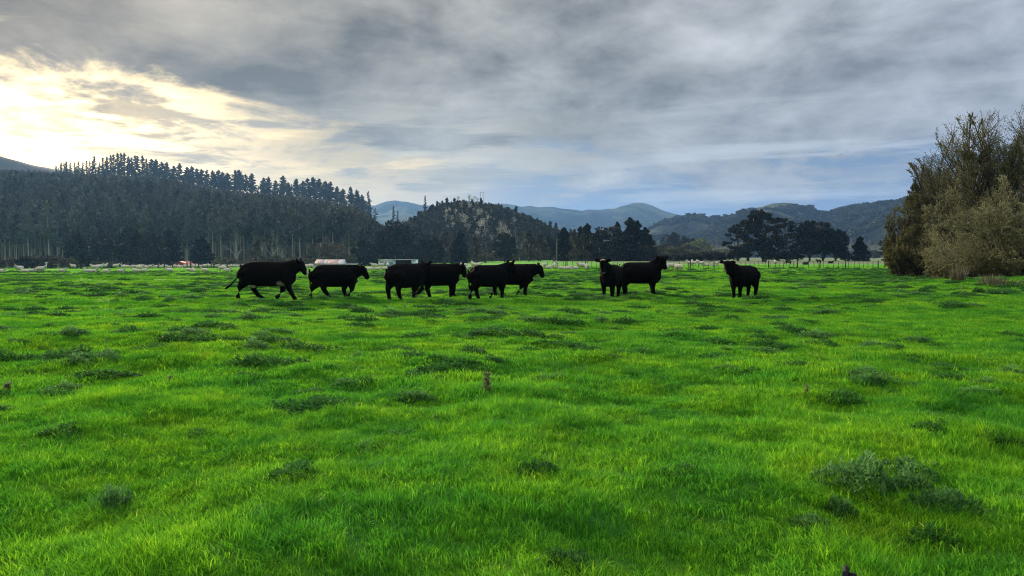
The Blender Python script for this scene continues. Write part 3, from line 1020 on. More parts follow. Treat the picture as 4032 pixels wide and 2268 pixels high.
    for k, (tm, cm) in enumerate(PINE_FOREST):
        tv = np.empty(len(tm.vertices) * 3, np.float32)
        tm.vertices.foreach_get('co', tv)
        cv = np.empty(len(cm.vertices) * 3, np.float32)
        cm.vertices.foreach_get('co', cv)
        ti = np.empty(len(cm.vertices), np.float32)
        cm.attributes['tint'].data.foreach_get('value', ti)
        f4 = [tuple(p.vertices) for p in tm.polygons if len(p.vertices) == 4]
        f3 = [tuple(p.vertices) for p in tm.polygons if len(p.vertices) == 3]
        c3 = np.empty(len(cm.loops), np.int32)
        cm.loops.foreach_get('vertex_index', c3)
        nv = len(tv) // 3
        f3 = np.concatenate([np.array(f3), c3.reshape(-1, 3) + nv])
        mi = np.concatenate([np.zeros(len(f3) - len(c3) // 3), np.ones(len(c3) // 3), np.zeros(len(f4))])
        src.append(np_mesh('pine_mass', np.concatenate([tv.reshape(-1, 3), cv.reshape(-1, 3)]), [f3, np.array(f4)], [M_palebark, M_pine_fore], np.concatenate([np.zeros(nv), ti]), mi))
    q = pts[rest]
    P = np.stack([q[:, 0] * q[:, 1], q[:, 1], z[rest] - 0.6], 1)
    wv = hs[rest] * rng.uniform(0.9, 1.2, len(rest))
    rot = np.stack([rng.normal(size=len(rest)) * 0.02, rng.normal(size=len(rest)) * 0.02, rng.uniform(0, 6.28, len(rest))], 1)
    scatter('pine_forest', P, rot, np.stack([wv, wv, hs[rest]], 1), rng.integers(0, 5, len(rest)), src, 'dense dark pine plantation covering the left hill')
    print('pines', n, len(vis), len(rest))


build_pines()

# ------------------------------------------------------------------ scrub hill: bushes as one mass, pale plumed saplings one by one
SCRUB = [clump_tree(200 + k, 5.0, 5.2, 0.05, 12, 0.22, 26, 0.75, M_scrub, shape='round', limbs=False, trunk_r=0.12) for k in range(4)]
SCRUB_POINT = [clump_tree(210 + k, 8.0, 3.4, 0.05, 16, 0.24, 24, 0.7, M_scrub, shape='cone', limbs=False, trunk_r=0.14) for k in range(3)]


def build_scrub():
    rng = np.random.default_rng(9)
    n = 2600
    u = rng.uniform(-0.20, 0.16, n)
    Y = np.sqrt(rng.uniform(325 ** 2, 575 ** 2, n))
    z = H_scrub.z(u, Y)
    ok = z > -2.2
    u, Y, z = u[ok], Y[ok], z[ok]
    P = np.stack([u * Y, Y, z - 0.5], 1)
    s = rng.uniform(0.45, 1.15, len(P)) * np.where(Y > 520, 0.55, 1.0)
    idx = np.where(rng.uniform(size=len(P)) < 0.82, rng.integers(0, 4, len(P)), rng.integers(4, 7, len(P)))
    scatter('hillside_scrub', P, np.stack([0 * s, 0 * s, rng.uniform(0, 6.28, len(s))], 1), np.stack([s * 1.1, s * 1.1, s], 1), idx, [m[1] for m in SCRUB + SCRUB_POINT],
            'dark mixed scrub covering the rounded hill in the middle')
    # a far wood on the right hills that reads as one mass
    n = 5200
    u = rng.uniform(0.14, 0.74, n)
    Y = rng.uniform(905, 1700, n)
    x = u * Y
    dens = fbm(x / 130, Y / 130, 5, 3)
    ok = dens > -0.12
    x, Y, u = x[ok], Y[ok], u[ok]
    z = H_right.z(u, Y)
    ok = z > -2
    x, Y, z = x[ok], Y[ok], z[ok]
    s = rng.uniform(0.8, 2.2, len(x)) * np.where(Y > 1620, 0.45, 1.0)
    scatter('hill_bush', np.stack([x, Y, z - 1.0], 1), np.stack([0 * s, 0 * s, rng.uniform(0, 6.28, len(s))], 1), np.stack([s * 1.5, s * 1.5, s], 1), rng.integers(0, 4, len(x)), [m[1] for m in SCRUB],
            'native bush patches over the far hills on the right')
    # pale plumes
    stem, head = MB(), MB()
    meshes = []
    for k in range(4):
        stem, head = MB(), MB()
        r2 = np.random.default_rng(300 + k)
        for q in range(1):
            b = r2.normal(size=3) * (0.5, 0.5, 0)
            t = b + np.array((r2.normal() * 0.5, r2.normal() * 0.5, r2.uniform(3.0, 5.2)))
            stem.tube([b - (0, 0, 0.4), (b + t) / 2, t], [0.13, 0.10, 0.05], 4, cap=False)
            Pq = t + r2.normal(size=(40, 3)) * (0.5, 0.5, 0.75)
            v, f, ti = kites(r2, Pq, 0.36, 1.8, tint=r2.uniform(size=40))
            head.add(v, f, ti)
        meshes.append((stem.mesh('stem', [M_palebark], tint=False), head.mesh('plume', [M_pale])))
    path = [(1800, 800), (1830, 815), (1790, 840), (1850, 830), (1880, 850), (1900, 880), (1930, 895), (1915, 860), (1950, 880), (1975, 910), (1990, 925), (1960, 930), (1860, 880), (1830, 870), (1780, 870), (1770, 905),
            (1860, 920), (1880, 935), (1870, 960), (1950, 955), (1980, 900), (1995, 900), (2000, 935), (1890, 905), (1940, 860), (1900, 830), (1810, 855), (1875, 805), (1860, 800), (1920, 930), (1960, 905), (1840, 900),
            (1890, 945), (1885, 925), (2010, 950), (1970, 945), (1905, 910), (1935, 845), (1850, 860), (1880, 870), (1760, 850), (1600, 870), (1620, 885), (1610, 905), (1820, 830)]
    sap = sorted((px + rng.normal() * 9, py + rng.normal() * 7) for px, py in path for j in range(2))
    tiers = [(0, 818, 'just under the scrub hill crest'), (818, 842, 'high on the scrub hill'), (842, 866, 'above the scrub hill\'s middle'), (866, 890, 'halfway down the scrub hill'), (890, 912, 'below the scrub hill\'s middle'), (912, 935, 'low on the scrub hill'), (935, 2000, 'lowest on the scrub hill')]
    cnt = {}
    for qx, qy in sap:
        u = (qx - 2016) / FPX
        Ys = np.linspace(335, 560, 200)
        zs = H_scrub.z(np.full(200, u), Ys)
        ang = (zs + 2.5 - EYE) / Ys
        tgt = ray(qx, qy)[1]
        k = int(np.argmax(ang > tgt)) if (ang > tgt).any() else 199
        s = rng.uniform(0.8, 1.5)
        tt = next(t for a_, b_, t in tiers if a_ <= qy < b_)
        cnt[tt] = cnt.get(tt, 0) + 1
        plant('plumed_sapling', meshes[int(rng.integers(0, 4))], (u * Ys[k], Ys[k], zs[k]), rng.uniform(0, 6.28), s, 'white plumed sapling %s, %s from the forest side' % (tt, ORD[cnt[tt] - 1]), 'shrub', 'pale plumed saplings on the scrub hill', ('stem', 'plume'))
    # small trees along the crest of the scrub hill
    for i, px in enumerate([1655, 1700, 1722, 1748, 1775, 1808, 1850, 1915, 1925, 1935, 1945, 1978, 1992, 2010, 2028, 2045, 2062, 2078, 2095, 2112, 2130, 2150, 2170, 2190, 2205]):
        u = (px - 2016) / FPX
        Y = H_scrub.Y1 - 8 + rng.uniform(-4, 4)
        z = float(H_scrub.z(u, Y)) - 0.4
        k = rng.integers(0, 3)
        s = rng.uniform(0.28, 0.50)
        plant('crest_tree', (SCRUB_POINT[k] if px > 1850 or i % 2 else SCRUB[k]), (u * Y, Y, z), rng.uniform(0, 6.28), (s * 1.3, s * 1.3, s), 'small dark tree on the scrub hill crest, %s in from the forest side' % ORD[i], 'tree', 'small trees along the scrub hill crest')


build_scrub()

# ------------------------------------------------------------------ trees of the valley floor, one by one
DARKT = [clump_tree(400 + k, 14, 13, 0.02, 46, 0.15, 80, 0.62, M_bush, shape='round', flat=0.8, trunk_r=0.4) for k in range(3)]
CYP = [clump_tree(420 + k, 16, 7, 0.03, 70, 0.20, 80, 0.55, M_cyp, shape='cone', limbs=False, trunk_r=0.35, flat=1.1, shell=0.35) for k in range(3)]
CEDAR = [clump_tree(430, 14, 22, 0.08, 70, 0.10, 80, 0.55, M_cyp, shape='layered', flat=0.28, trunk_r=0.6)]
MACA = [clump_tree(440 + k, 16, 10, 0.10, 46, 0.125, 85, 0.48, M_maca, shape='layered', flat=0.42, trunk_r=0.45) for k in range(4)]
MACA_DENSE = [clump_tree(450 + k, 15, 11, 0.02, 60, 0.14, 80, 0.5, M_maca, shape='round', flat=0.6, trunk_r=0.45) for k in range(2)]
BROWN = [clump_tree(460 + k, 11, 9, 0.15, 34, 0.14, 60, 0.42, M_brown, M_palebark, shape='round', flat=0.75, trunk_r=0.28) for k in range(3)]
POPLAR = [clump_tree(470 + k, 15, 5.5, 0.10, 40, 0.20, 46, 0.42, M_brown, M_palebark, shape='cone', flat=1.3, trunk_r=0.25, shell=0.2) for k in range(3)]
OLIVE = [clump_tree(480 + k, 9, 10, 0.05, 36, 0.16, 70, 0.5, M_olive, shape='round', flat=0.75, trunk_r=0.3) for k in range(3)]
LIME = [clump_tree(490, 10, 10, 0.05, 36, 0.16, 70, 0.5, M_lime, shape='round', flat=0.8, trunk_r=0.3)]
BARE = [bare_tree(500 + k, 12, 9, levels=4) for k in range(3)]


def mesh_size(pair):
    v = np.empty(len(pair[1].vertices) * 3, np.float32)
    pair[1].vertices.foreach_get('co', v)
    v = v.reshape(-1, 3)
    return float(np.percentile(v[:, 2], 99.7)), float(np.percentile(v[:, 0], 99.5) - np.percentile(v[:, 0], 0.5))


SIZES = {}


def place_tree(name, var, px, py, Y, wpx, label, group=None, cat='tree', sink=0.3, seed=0, parts=('trunk', 'crown')):
    rng = np.random.default_rng(int(px * 7 + py + seed))
    k = var[int(rng.integers(0, len(var)))]
    key = k[1].name
    if key not in SIZES:
        SIZES[key] = mesh_size(k)
    hm, wm = SIZES[key]
    x, y, z = gpt(px, Y)
    z -= sink
    sz = (zat(py, Y) - z) / hm
    sw = wpx / FPX * Y / wm
    return plant(name, k, (x, y, z), rng.uniform(0, 6.28), (sw, sw, sz), label, cat, group, parts)


TT = [
    # dark trees standing in front of the left forest
    ('dark_tree', DARKT, 318, 910, 275, 130, 'big round dark tree before the forest, first from the low hedge'),
    ('dark_tree', DARKT, 398, 918, 285, 85, 'narrow dark tree squeezed beside the big round tree nearest the low hedge'),
    ('dark_tree', DARKT, 515, 896, 280, 165, 'largest dark tree before the forest, broad and high, behind the packed sheep'),
    ('dark_tree', DARKT, 600, 922, 270, 110, 'lower dark tree joined to the largest one, behind the packed sheep'),
    ('dark_tree', CYP, 668, 902, 285, 100, 'tall dark tree directly behind the red roofed shed'),
    ('green_conifer', CYP, 797, 933, 290, 100, 'dark green conical tree standing alone between the red shed and the walking cow'),
    ('grey_conifer', POPLAR, 1016, 936, 250, 62, 'hazy grey conical tree just behind the largest walking cow'),
    ('bare_tree', BARE, 935, 905, 300, 110, 'bare grey spreading tree at the forest foot, left of the grey conical tree'),
    ('bare_tree', BARE, 1075, 900, 310, 100, 'bare grey tree at the forest foot behind the largest cow\'s shoulder'),
    ('bare_tree', BARE, 1120, 925, 300, 60, 'small bare grey tree at the forest foot beside the brown trees'),
    ('brown_tree', BROWN, 1253, 938, 262, 100, 'brown round-headed tree with pale limbs behind the grey roofed shed'),
    ('brown_tree', BROWN, 1325, 962, 266, 84, 'lower brown tree beside the round-headed one behind the grey roofed shed'),
    ('brown_tree', BROWN, 1378, 985, 262, 50, 'small brown tree over the lean-to end of the grey shed'),
    ('yellow_shrub', LIME, 1291, 1003, 262, 34, 'yellow-green shrub above the grey shed roof'),
    ('dark_tree', DARKT, 1440, 945, 285, 110, 'dark tree with pale forked trunks between the two sheds'),
    ('dark_tree', CYP, 1497, 925, 300, 70, 'slim dark tree just left of the blue-white shed'),
    ('dark_tree', DARKT, 1570, 872, 310, 150, 'massive dark tree rising behind the blue-white shed'),
    ('dark_tree', DARKT, 1640, 960, 280, 80, 'low dark tree right of the blue-white shed'),
    ('roadside_tree', DARKT, 1700, 928, 290, 100, 'dark tree behind the cow with the white poll tuft'),
    ('brown_poplar', POPLAR, 1752, 905, 300, 64, 'thin brown tree left of centre below the plumed saplings'),
    ('roadside_tree', CYP, 1815, 912, 290, 80, 'dark pointed tree at the scrub hill foot between two brown ones'),
    ('brown_poplar', POPLAR, 1872, 925, 285, 60, 'brown leafless looking tree at the scrub hill foot'),
    ('brown_shrub', BROWN, 1912, 996, 262, 66, 'pinkish brown shrub at the foot of the scrub hill'),
    ('roadside_tree', DARKT, 1988, 918, 285, 105, 'dark round tree at the right foot of the scrub hill'),
    ('bare_tree', BARE, 2045, 888, 330, 75, 'bare grey tree on the right shoulder of the scrub hill'),
    ('brown_poplar', POPLAR, 2085, 905, 275, 80, 'tall grey-brown tree left of the pale pole'),
    ('brown_poplar', POPLAR, 2130, 915, 280, 66, 'second tall grey-brown tree, nearer the pale pole'),
    ('roadside_tree', DARKT, 2165, 930, 290, 60, 'dark rounded tree directly behind the pale pole'),
    # the black conifer group
    ('dark_conifer', CYP, 2220, 897, 245, 66, 'near-black conifer right beside the pale pole'),
    ('dark_conifer', CYP, 2285, 893, 255, 50, 'near-black conifer hidden behind the two thin brown trees'),
    ('dark_conifer', CYP, 2312, 882, 250, 66, 'near-black broad-topped conifer between the brown trees and the cedar'),
    ('dark_conifer', CYP, 2352, 902, 250, 40, 'smallest near-black conifer tip left of the cedar'),
    ('brown_poplar', POPLAR, 2262, 904, 238, 66, 'thin grey-brown tree in front of the black conifers, nearer the pole'),
    ('brown_poplar', POPLAR, 2298, 918, 238, 50, 'thin grey-brown tree in front of the black conifers, nearer the cedar'),
    ('cedar_tree', CEDAR, 2400, 896, 240, 190, 'spreading black cedar with flat layered boughs behind the pale-faced cow'),
    ('dark_conifer', CYP, 2428, 876, 255, 52, 'pointed black conifer tip rising out of the layered cedar'),
    ('dark_conifer', CYP, 2480, 860, 245, 110, 'tallest black conifer of the group, above the pale-faced cow pair'),
    ('dark_conifer', CYP, 2508, 872, 248, 90, 'second tallest black conifer, leaning on the tallest one'),
    ('dark_conifer', CYP, 2538, 898, 243, 76, 'black conical tree at the open end of the conifer group'),
    ('dark_conifer', DARKT, 2545, 965, 238, 66, 'low black bushy tree closing the conifer group at its open end'),
    # valley trees between the conifers and the pines
    ('olive_tree', OLIVE, 2600, 962, 330, 100, 'pale olive spreading tree just past the black conifer group'),
    ('olive_tree', OLIVE, 2668, 972, 300, 110, 'olive round tree behind the cow looking back with raised head'),
    ('bush_tree', DARKT, 2650, 918, 520, 90, 'dark blue-green tree clump at the foot of the bush hills'),
    ('bush_tree', DARKT, 2700, 930, 500, 70, 'smaller dark blue-green clump beside the bright lime tree'),
    ('lime_tree', LIME, 2752, 938, 470, 90, 'bright lime green round tree in the valley'),
    ('olive_tree', OLIVE, 2710, 958, 400, 60, 'small olive tree under the bright lime tree'),
    ('bare_tree', BARE, 2795, 945, 420, 110, 'misty grey leafless tree right of the bright lime tree'),
    ('bare_tree', BARE, 2845, 952, 400, 90, 'misty grey leafless tree touching the tall pines'),
    ('olive_tree', OLIVE, 2835, 982, 330, 100, 'olive yellow tree below the misty leafless trees'),
    ('olive_tree', OLIVE, 2888, 975, 320, 80, 'olive tree tucked against the first tall pine'),
    ('dark_shrub', DARKT, 2640, 1000, 245, 90, 'black shrub at the field edge under the olive round tree'),
    ('dark_shrub', DARKT, 2715, 996, 245, 90, 'black shrub at the field edge, middle one before the tall pines'),
    ('dark_shrub', DARKT, 2800, 990, 245, 120, 'widest black shrub at the field edge behind the single cow\'s head'),
    # tall ragged pines on the right
    ('tall_pine', MACA, 2905, 884, 240, 100, 'ragged dark pine, first of the tall field-edge pines behind the single cow'),
    ('tall_pine', MACA, 2945, 856, 245, 115, 'ragged dark pine, second of the tall field-edge pines'),
    ('tall_pine', MACA, 3004, 828, 240, 125, 'highest of the tall ragged field-edge pines'),
    ('tall_pine', MACA, 3052, 866, 250, 80, 'thin ragged pine in the shade of the highest one'),
    ('tall_pine', MACA, 3098, 858, 240, 120, 'open-crowned ragged pine with sky between its boughs'),
    ('tall_pine', MACA, 3140, 900, 248, 80, 'short ragged pine in the gap of the pine row'),
    ('tall_pine', MACA_DENSE, 3186, 870, 240, 95, 'dense upright pine with a flat dark top in the pine row'),
    ('tall_pine', MACA_DENSE, 3240, 876, 243, 105, 'dense bulky pine next to the flat-topped one'),
    ('tall_pine', MACA_DENSE, 3290, 905, 240, 95, 'sloping last bulky pine of the row beside the small cone-shaped tree'),
    ('dark_shrub', MACA_DENSE, 3328, 985, 238, 46, 'small black shrub at the end of the pine row'),
    ('dark_shrub', MACA_DENSE, 3060, 985, 236, 120, 'grey-green understorey shrub below the open-crowned pine'),
    ('cone_tree', CYP, 3385, 931, 238, 66, 'small black cone-shaped tree alone beyond the fence'),
    ('dark_dome_tree', MACA_DENSE, 3540, 925, 245, 150, 'black dome-shaped tree behind the fence beside the willow'),
    ('olive_tree', OLIVE, 3440, 985, 520, 60, 'small green tree far off between the cone tree and the dome tree'),
    ('olive_tree', OLIVE, 3410, 978, 600, 40, 'tiny green tree far off just right of the cone tree'),
]
for row in TT:
    grp = {'tall_pine': 'tall pines at the field edge', 'dark_conifer': 'black conifer group', 'dark_tree': 'dark trees before the forest', 'olive_tree': 'olive trees in the valley', 'bare_tree': 'bare grey trees',
           'brown_poplar': 'thin brown trees', 'brown_tree': 'brown trees by the grey shed', 'roadside_tree': 'dark trees at the scrub hill foot', 'dark_shrub': 'black shrubs at the field edge'}.get(row[0])
    if row[0] in ('dark_conifer', 'cedar_tree'):
        row = (*row[:5], row[5] * 1.25, row[6])
    place_tree(*row, group=grp)

# bare pale trees far off in the gap on the right
for i, px in enumerate((3345, 3362, 3395, 3418, 3432, 3452, 3470, 3486)):
    place_tree('pale_bare_tree', BARE, px, 936 + (i * 7) % 13, 680 + 9 * i, 46, 'misty pale leafless tree far off, %s past the pine row' % ORD[i], 'misty leafless trees in the gap')
# low hedge at the left edge, small bushes under the dark trees
for i, (px, py, w, mt) in enumerate([(-25, 1010, 80, 0), (25, 1012, 62, 0), (62, 1014, 58, 0), (105, 1008, 66, 1), (150, 1003, 72, 0), (188, 1006, 60, 1), (228, 1003, 70, 0), (262, 1010, 50, 0)]):
    place_tree('hedge_bush', DARKT if mt else BROWN, px, py, 222 + 3 * (i % 3), w, 'dark brown hedge bush in the low hedge, %s from the hedge\'s outer end' % ORD[i], 'low hedge bushes before the forest', 'bush')
for px, py, w, lab in ((290, 1017, 44, 'small round green bush at the foot of the first big dark tree'), (385, 1029, 40, 'small grey-green bush behind the lying sheep, left of a pair'), (428, 1027, 56, 'wider grey-green bush behind the lying sheep'),
                       (873, 1012, 80, 'brown bush right of the green conical tree'), (925, 1016, 80, 'brown bush behind the tail of the largest cow'), (965, 1020, 50, 'low brown bush just above the largest cow\'s rump'),
                       (1085, 1006, 90, 'olive bush above the back of the largest cow'), (1150, 1008, 40, 'pale grey-green shrub beside the largest cow\'s head'), (1195, 1014, 70, 'brown bush between the largest cow and the grey shed')):
    place_tree('field_bush', OLIVE if 'green' in lab or 'olive' in lab else BROWN, px, py, 236, w, lab, 'bushes along the far field edge', 'bush')


# ------------------------------------------------------------------ willows on the right
def willow(seed, H, W, stems, n1, n2, n3, leaves, leaf, leafmat, spread=(0.15, 0.7), droop=0.0, up=0.35, base_r=0.16, lowleaf=0.0, stem_len=0.5, side=0.5, low=-0.15):
    rng = np.random.default_rng(seed)
    tr, cr = MB(), MB()
    LP, LT, LD = [], [], []
    ew, eh, ez = W / 2, H * (1 - low) / 2, H * (1 + low) / 2

    def seg(p, d, L, r, lev, tint):
        d2 = d + np.array((0, 0, up * (0.5 if lev else 0.25))) + rng.normal(size=3) * 0.12
        d2 /= np.linalg.norm(d2)
        for tr_ in range(12):                                     # keep every shoot inside the crown's dome
            e_ = p + (d + d2) * L * 0.5
            q_ = ((e_ - (0, 0, ez)) / (ew, ew, eh))
            lim = 1.0 + 0.10 * math.sin(3.1 * math.atan2(e_[1], e_[0]) + 2.0 * e_[2] + seed)
            if (q_ ** 2).sum() <= lim or L < 0.25:
                break
            L *= 0.82
        m = p + d * L * 0.5
        e = m + d2 * L * 0.5 + np.array((0, 0, -droop * L * 0.5 * (lev >= 2)))
        (tr if lev < 2 else cr).tube([p, m, e], [r, r * 0.78, r * 0.5], 6 if lev == 0 else 4 if lev == 1 else 3, tint=0.3, mat=0, cap=False)
        if lev == 3:
            k = leaves
            t = rng.uniform(0.1, 1.05, k)[:, None]
            LP.append(p + (e - p) * t + rng.normal(size=(k, 3)) * 0.10 * L)
            LT.append(np.clip(tint + rng.normal(size=k) * 0.15, 0, 1))
            LD.append(np.tile(d2, (k, 1)))
            return
        n = (n1, n2, n3)[lev]
        for i in range(n):
            s = 0.30 + 0.70 * (i + rng.uniform(0.2, 0.9)) / n
            q = p + (m - p) * min(1, 2 * s) if s < 0.5 else m + (e - m) * (2 * s - 1)
            nd = d2 + rng.normal(size=3) * side * (1.0 if lev else 0.75)
            nd[2] += up * 0.5
            nd /= np.linalg.norm(nd)
            seg(q, nd, L * rng.uniform(0.42, 0.66) * (1.15 - 0.35 * s), r * 0.5, lev + 1, tint if lev else float(np.clip(rng.normal(0.5, 0.25), 0, 1)))
    for i in range(stems):
        a = 6.283 * (i + rng.uniform()) / stems
        sp = rng.uniform(*spread)
        d = np.array((math.cos(a) * sp, math.sin(a) * sp, 1.0 - 0.35 * sp))
        d /= np.linalg.norm(d)
        seg(np.array((math.cos(a) * 0.35, math.sin(a) * 0.35, -0.4)), d, stem_len * H, base_r, 0, 0.5)
    P, T, Dr = np.concatenate(LP), np.concatenate(LT), np.concatenate(LD)
    v, f, t = kites(rng, P, leaf, 2.7, tint=T, dirs=Dr * 0.9)
    cr.add(v, f, t, 1)
    return tr.mesh('trunk', [M_willbark], tint=False), cr.mesh('crown', [M_willbark, leafmat])


def put_willow(name, meshes, px, Y, label, rz=0.0, sink=0.2):
    x, y, z = gpt(px, Y)
    return plant(name, meshes, (x, y, z - sink), rz, 1.0, label, 'tree', 'willows at the paddock edge')


put_willow('willow_tree', willow(1, 13.2, 14.0, 20, 8, 7, 6, 15, 0.046, M_willow, (0.08, 1.25), up=0.38, base_r=0.12, side=0.42, stem_len=0.64, low=-0.1), 3985, 54, 'tall many-stemmed willow with upright twiggy crown at the paddock edge')
put_willow('willow_tree', willow(8, 7.6, 8.4, 12, 8, 7, 6, 11, 0.050, M_willow2, (0.2, 1.3), up=0.25, base_r=0.08, side=0.55, stem_len=0.65), 3905, 49, 'mid-height olive willow filling the space between the tall willow and the bush')
put_willow('willow_tree', willow(2, 7.8, 7.8, 12, 8, 7, 5, 9, 0.055, M_willow, (0.2, 1.2), up=0.30, base_r=0.11, side=0.5, stem_len=0.6), 3690, 60, 'lower thinning willow at the open end of the row, ragged branch poking out')
put_willow('willow_tree', willow(6, 10.8, 8.6, 12, 8, 7, 5, 14, 0.050, M_willow, (0.15, 1.0), up=0.38, base_r=0.11, side=0.44, stem_len=0.62), 3765, 64, 'middle willow leaning between the low one and the tall one')
put_willow('willow_thicket', willow(3, 4.4, 7.0, 16, 8, 6, 5, 18, 0.060, M_willow, (0.3, 1.6), up=0.14, base_r=0.08, side=0.7, stem_len=0.7), 3685, 57, 'dark dense willow thicket around the foot of the lower willow')
put_willow('willow_bush', willow(4, 5.6, 10.4, 30, 9, 7, 6, 14, 0.046, M_willow2, (0.3, 2.4), droop=0.12, up=0.12, base_r=0.05, side=0.65, stem_len=0.75), 4010, 43, 'wide feathery straw-brown willow bush in front of the tall willow')
put_willow('willow_bush', willow(5, 3.4, 6.4, 22, 8, 7, 5, 14, 0.046, M_willow2, (0.4, 2.4), droop=0.15, up=0.06, base_r=0.045, side=0.7, stem_len=0.75), 3880, 45, 'lower straw-brown skirt of willow suckers beside the wide bush')


def reed_clump(seed, n, h, r):
    rng = np.random.default_rng(seed)
    b = MB()
    a = rng.uniform(0, 6.283, n)
    q = r * np.sqrt(rng.uniform(size=n))
    p = np.stack([np.cos(a) * q, np.sin(a) * q, np.zeros(n)], 1)
    t = p * rng.uniform(1.1, 2.0, (n, 1)) + np.stack([rng.normal(size=n) * 0.08, rng.normal(size=n) * 0.08, h * rng.uniform(0.55, 1.1, n)], 1)
    w = np.stack([np.cos(a + 1.5), np.sin(a + 1.5), 0 * a], 1) * 0.022
    m = (p + t) / 2 + np.array((0, 0, 0.06 * h))
    V = np.stack([p - w, p + w, m - w * 0.8, m + w * 0.8, t], 1).reshape(-1, 3)
    i = np.arange(n)[:, None] * 5
    F = np.concatenate([i + np.array([[0, 1, 3]]), i + np.array([[0, 3, 2]]), i + np.array([[2, 3, 4]])])
    b.add(V, F, np.repeat(rng.uniform(size=n), 5))
    return b.mesh('reed_clump', [M_reed])


for px, py, n, h, r, lab in ((3772, 1108, 120, 0.85, 0.35, 'pale-tipped reed clump at the dark gap under the willows'), (3893, 1127, 70, 0.65, 0.35, 'thin pale grass tuft at the foot of the willow bush'),
                             (3950, 1130, 90, 0.55, 0.7, 'low pale grass fringe along the willow bush')):
    x, y = hit(px, py)
    tag(obj('reed_clump', reed_clump(int(px), n, h, r), None, (x, y, float(ground_z(x, y)) - 0.03)), lab, 'reeds')

# fallen branch on the grass before the willow
fb = MB()
fb.tube([(0, 0, 0.03), (-0.5, 0.1, 0.16), (-1.0, 0.1, 0.52), (-1.35, 0.0, 0.72)], [0.06, 0.05, 0.035, 0.015], 6)
fb.tube([(-0.35, 0.05, 0.12), (-0.6, -0.1, 0.5), (-0.78, -0.1, 1.0)], [0.045, 0.035, 0.012], 6)
fb.tube([(0, 0, 0.03), (0.35, -0.05, 0.04), (0.6, 0, 0.05)], [0.06, 0.045, 0.02], 6)
x, y = hit(3568, 1090)
tag(obj('fallen_branch', fb.mesh('fallen_branch', [M_bark], tint=False), None, (x, y, float(ground_z(x, y)))), 'forked dead branch lying on the grass beside the willow row', 'branch')


# ------------------------------------------------------------------ fences
M_post = plain('weathered_post', (0.060, 0.052, 0.044), 0.9, 0.1, 0.4, 8.0)
M_wire = plain('fence_wire', (0.25, 0.25, 0.25), 0.5, 0.4, 0.1, 3.0, 0.6)
M_whitepost = plain('white_paint', (0.62, 0.62, 0.60), 0.6, 0.3, 0.1, 3.0)


def fence(name, label, pts, posts, batten_step, h=1.0, post_r=0.07):
    """pts: ground polyline; posts: pixel columns of the thick posts (at the polyline's depth)"""
    o = thing(name, label, 'fence', (0, 0, 0))
    def at(px):
        Y = np.interp(px, [p[0] for p in pts], [p[1] for p in pts])
        return gpt(px, Y)
    rng = np.random.default_rng(len(posts) * 3)
    pm = MB()
    pm.tube([(0, 0, -0.4), (0, 0, h * 0.5), (0.01, 0, h), (0.01, 0, h + 0.015)], [post_r, post_r * 0.97, post_r * 0.92, post_r * 0.6], 9)
    pmesh = pm.mesh('post', [M_post], tint=False)
    bm_ = MB()
    bm_.box((0, 0, h * 0.47), (0.05, 0.04, h * 0.94))
    bmesh_ = bm_.mesh('batten', [M_post], tint=False)
    first = pts[0][0]
    last = pts[-1][0]
    for px in posts:
        x, y, z = at(px)
        p = obj('post', pmesh, o, (x, y, z - 0.02), rng.uniform(0, 6), (1, 1, rng.uniform(0.92, 1.1)))
        p.rotation_euler = (rng.normal() * 0.03, rng.normal() * 0.03, rng.uniform(0, 6))
    px = first
    while px < last:
        x, y, z = at(px)
        p = obj('batten', bmesh_, o, (x, y, z), rng.normal() * 0.2, (1, 1, rng.uniform(0.85, 1.05)))
        p.rotation_euler = (rng.normal() * 0.05, rng.normal() * 0.05, rng.normal() * 0.2)
        px += batten_step * rng.uniform(0.8, 1.2)
    for k in range(5):
        w = MB()
        line = []
        for px in np.linspace(first, last, 60):
            x, y, z = at(px)
            line.append((x, y - 0.05, z + 0.18 + 0.2 * k))
        w.tube(line, 0.003, 3, cap=False)
        obj('wire', w.mesh('wire', [M_wire], tint=False), o)
    return o


fence('paddock_fence', 'dark post, batten and wire fence across the paddock beyond the cows', [(2120, 96), (2900, 95), (3700, 93)], [2228, 2306, 2590, 2717, 2811, 3026, 3138, 3228, 3328, 3457, 3566, 3650], 20)
fence('sheep_fence', 'low dark fence in front of the packed row of sheep', [(600, 140), (1000, 144)], [626, 648, 681, 737, 752, 783, 832, 895, 950], 24, 1.15, 0.11)
fence('far_fence', 'pale thin fence under the dark trees at the far side', [(60, 185), (470, 190)], [85, 140, 215, 305, 325, 346, 369, 430], 40, 1.2, 0.12)

# white T-shaped post on the crest
tp = MB()
tp.box((0, 0, 0.3), (0.09, 0.09, 1.0))
tp.box((0, 0, 0.86), (0.42, 0.10, 0.12))
x, y, z = gpt(183, 112)
tag(obj('tee_post', tp.mesh('tee_post', [M_whitepost], tint=False), None, (x, y, z + 0.05)), 'small white T-shaped post beside the standing sheep on the crest', 'post')
# pale pole by the black conifers
pp = MB()
pp.tube([(0, 0, -0.3), (0, 0, 3.5), (0.05, 0, 7.0)], [0.11, 0.09, 0.07], 8)
x, y, z = gpt(2192, 236)
tag(obj('pale_pole', pp.mesh('pale_pole', [M_palebark], tint=False), None, (x, y, z)), 'pale bare trunk like a pole beside the black conifer group', 'pole')

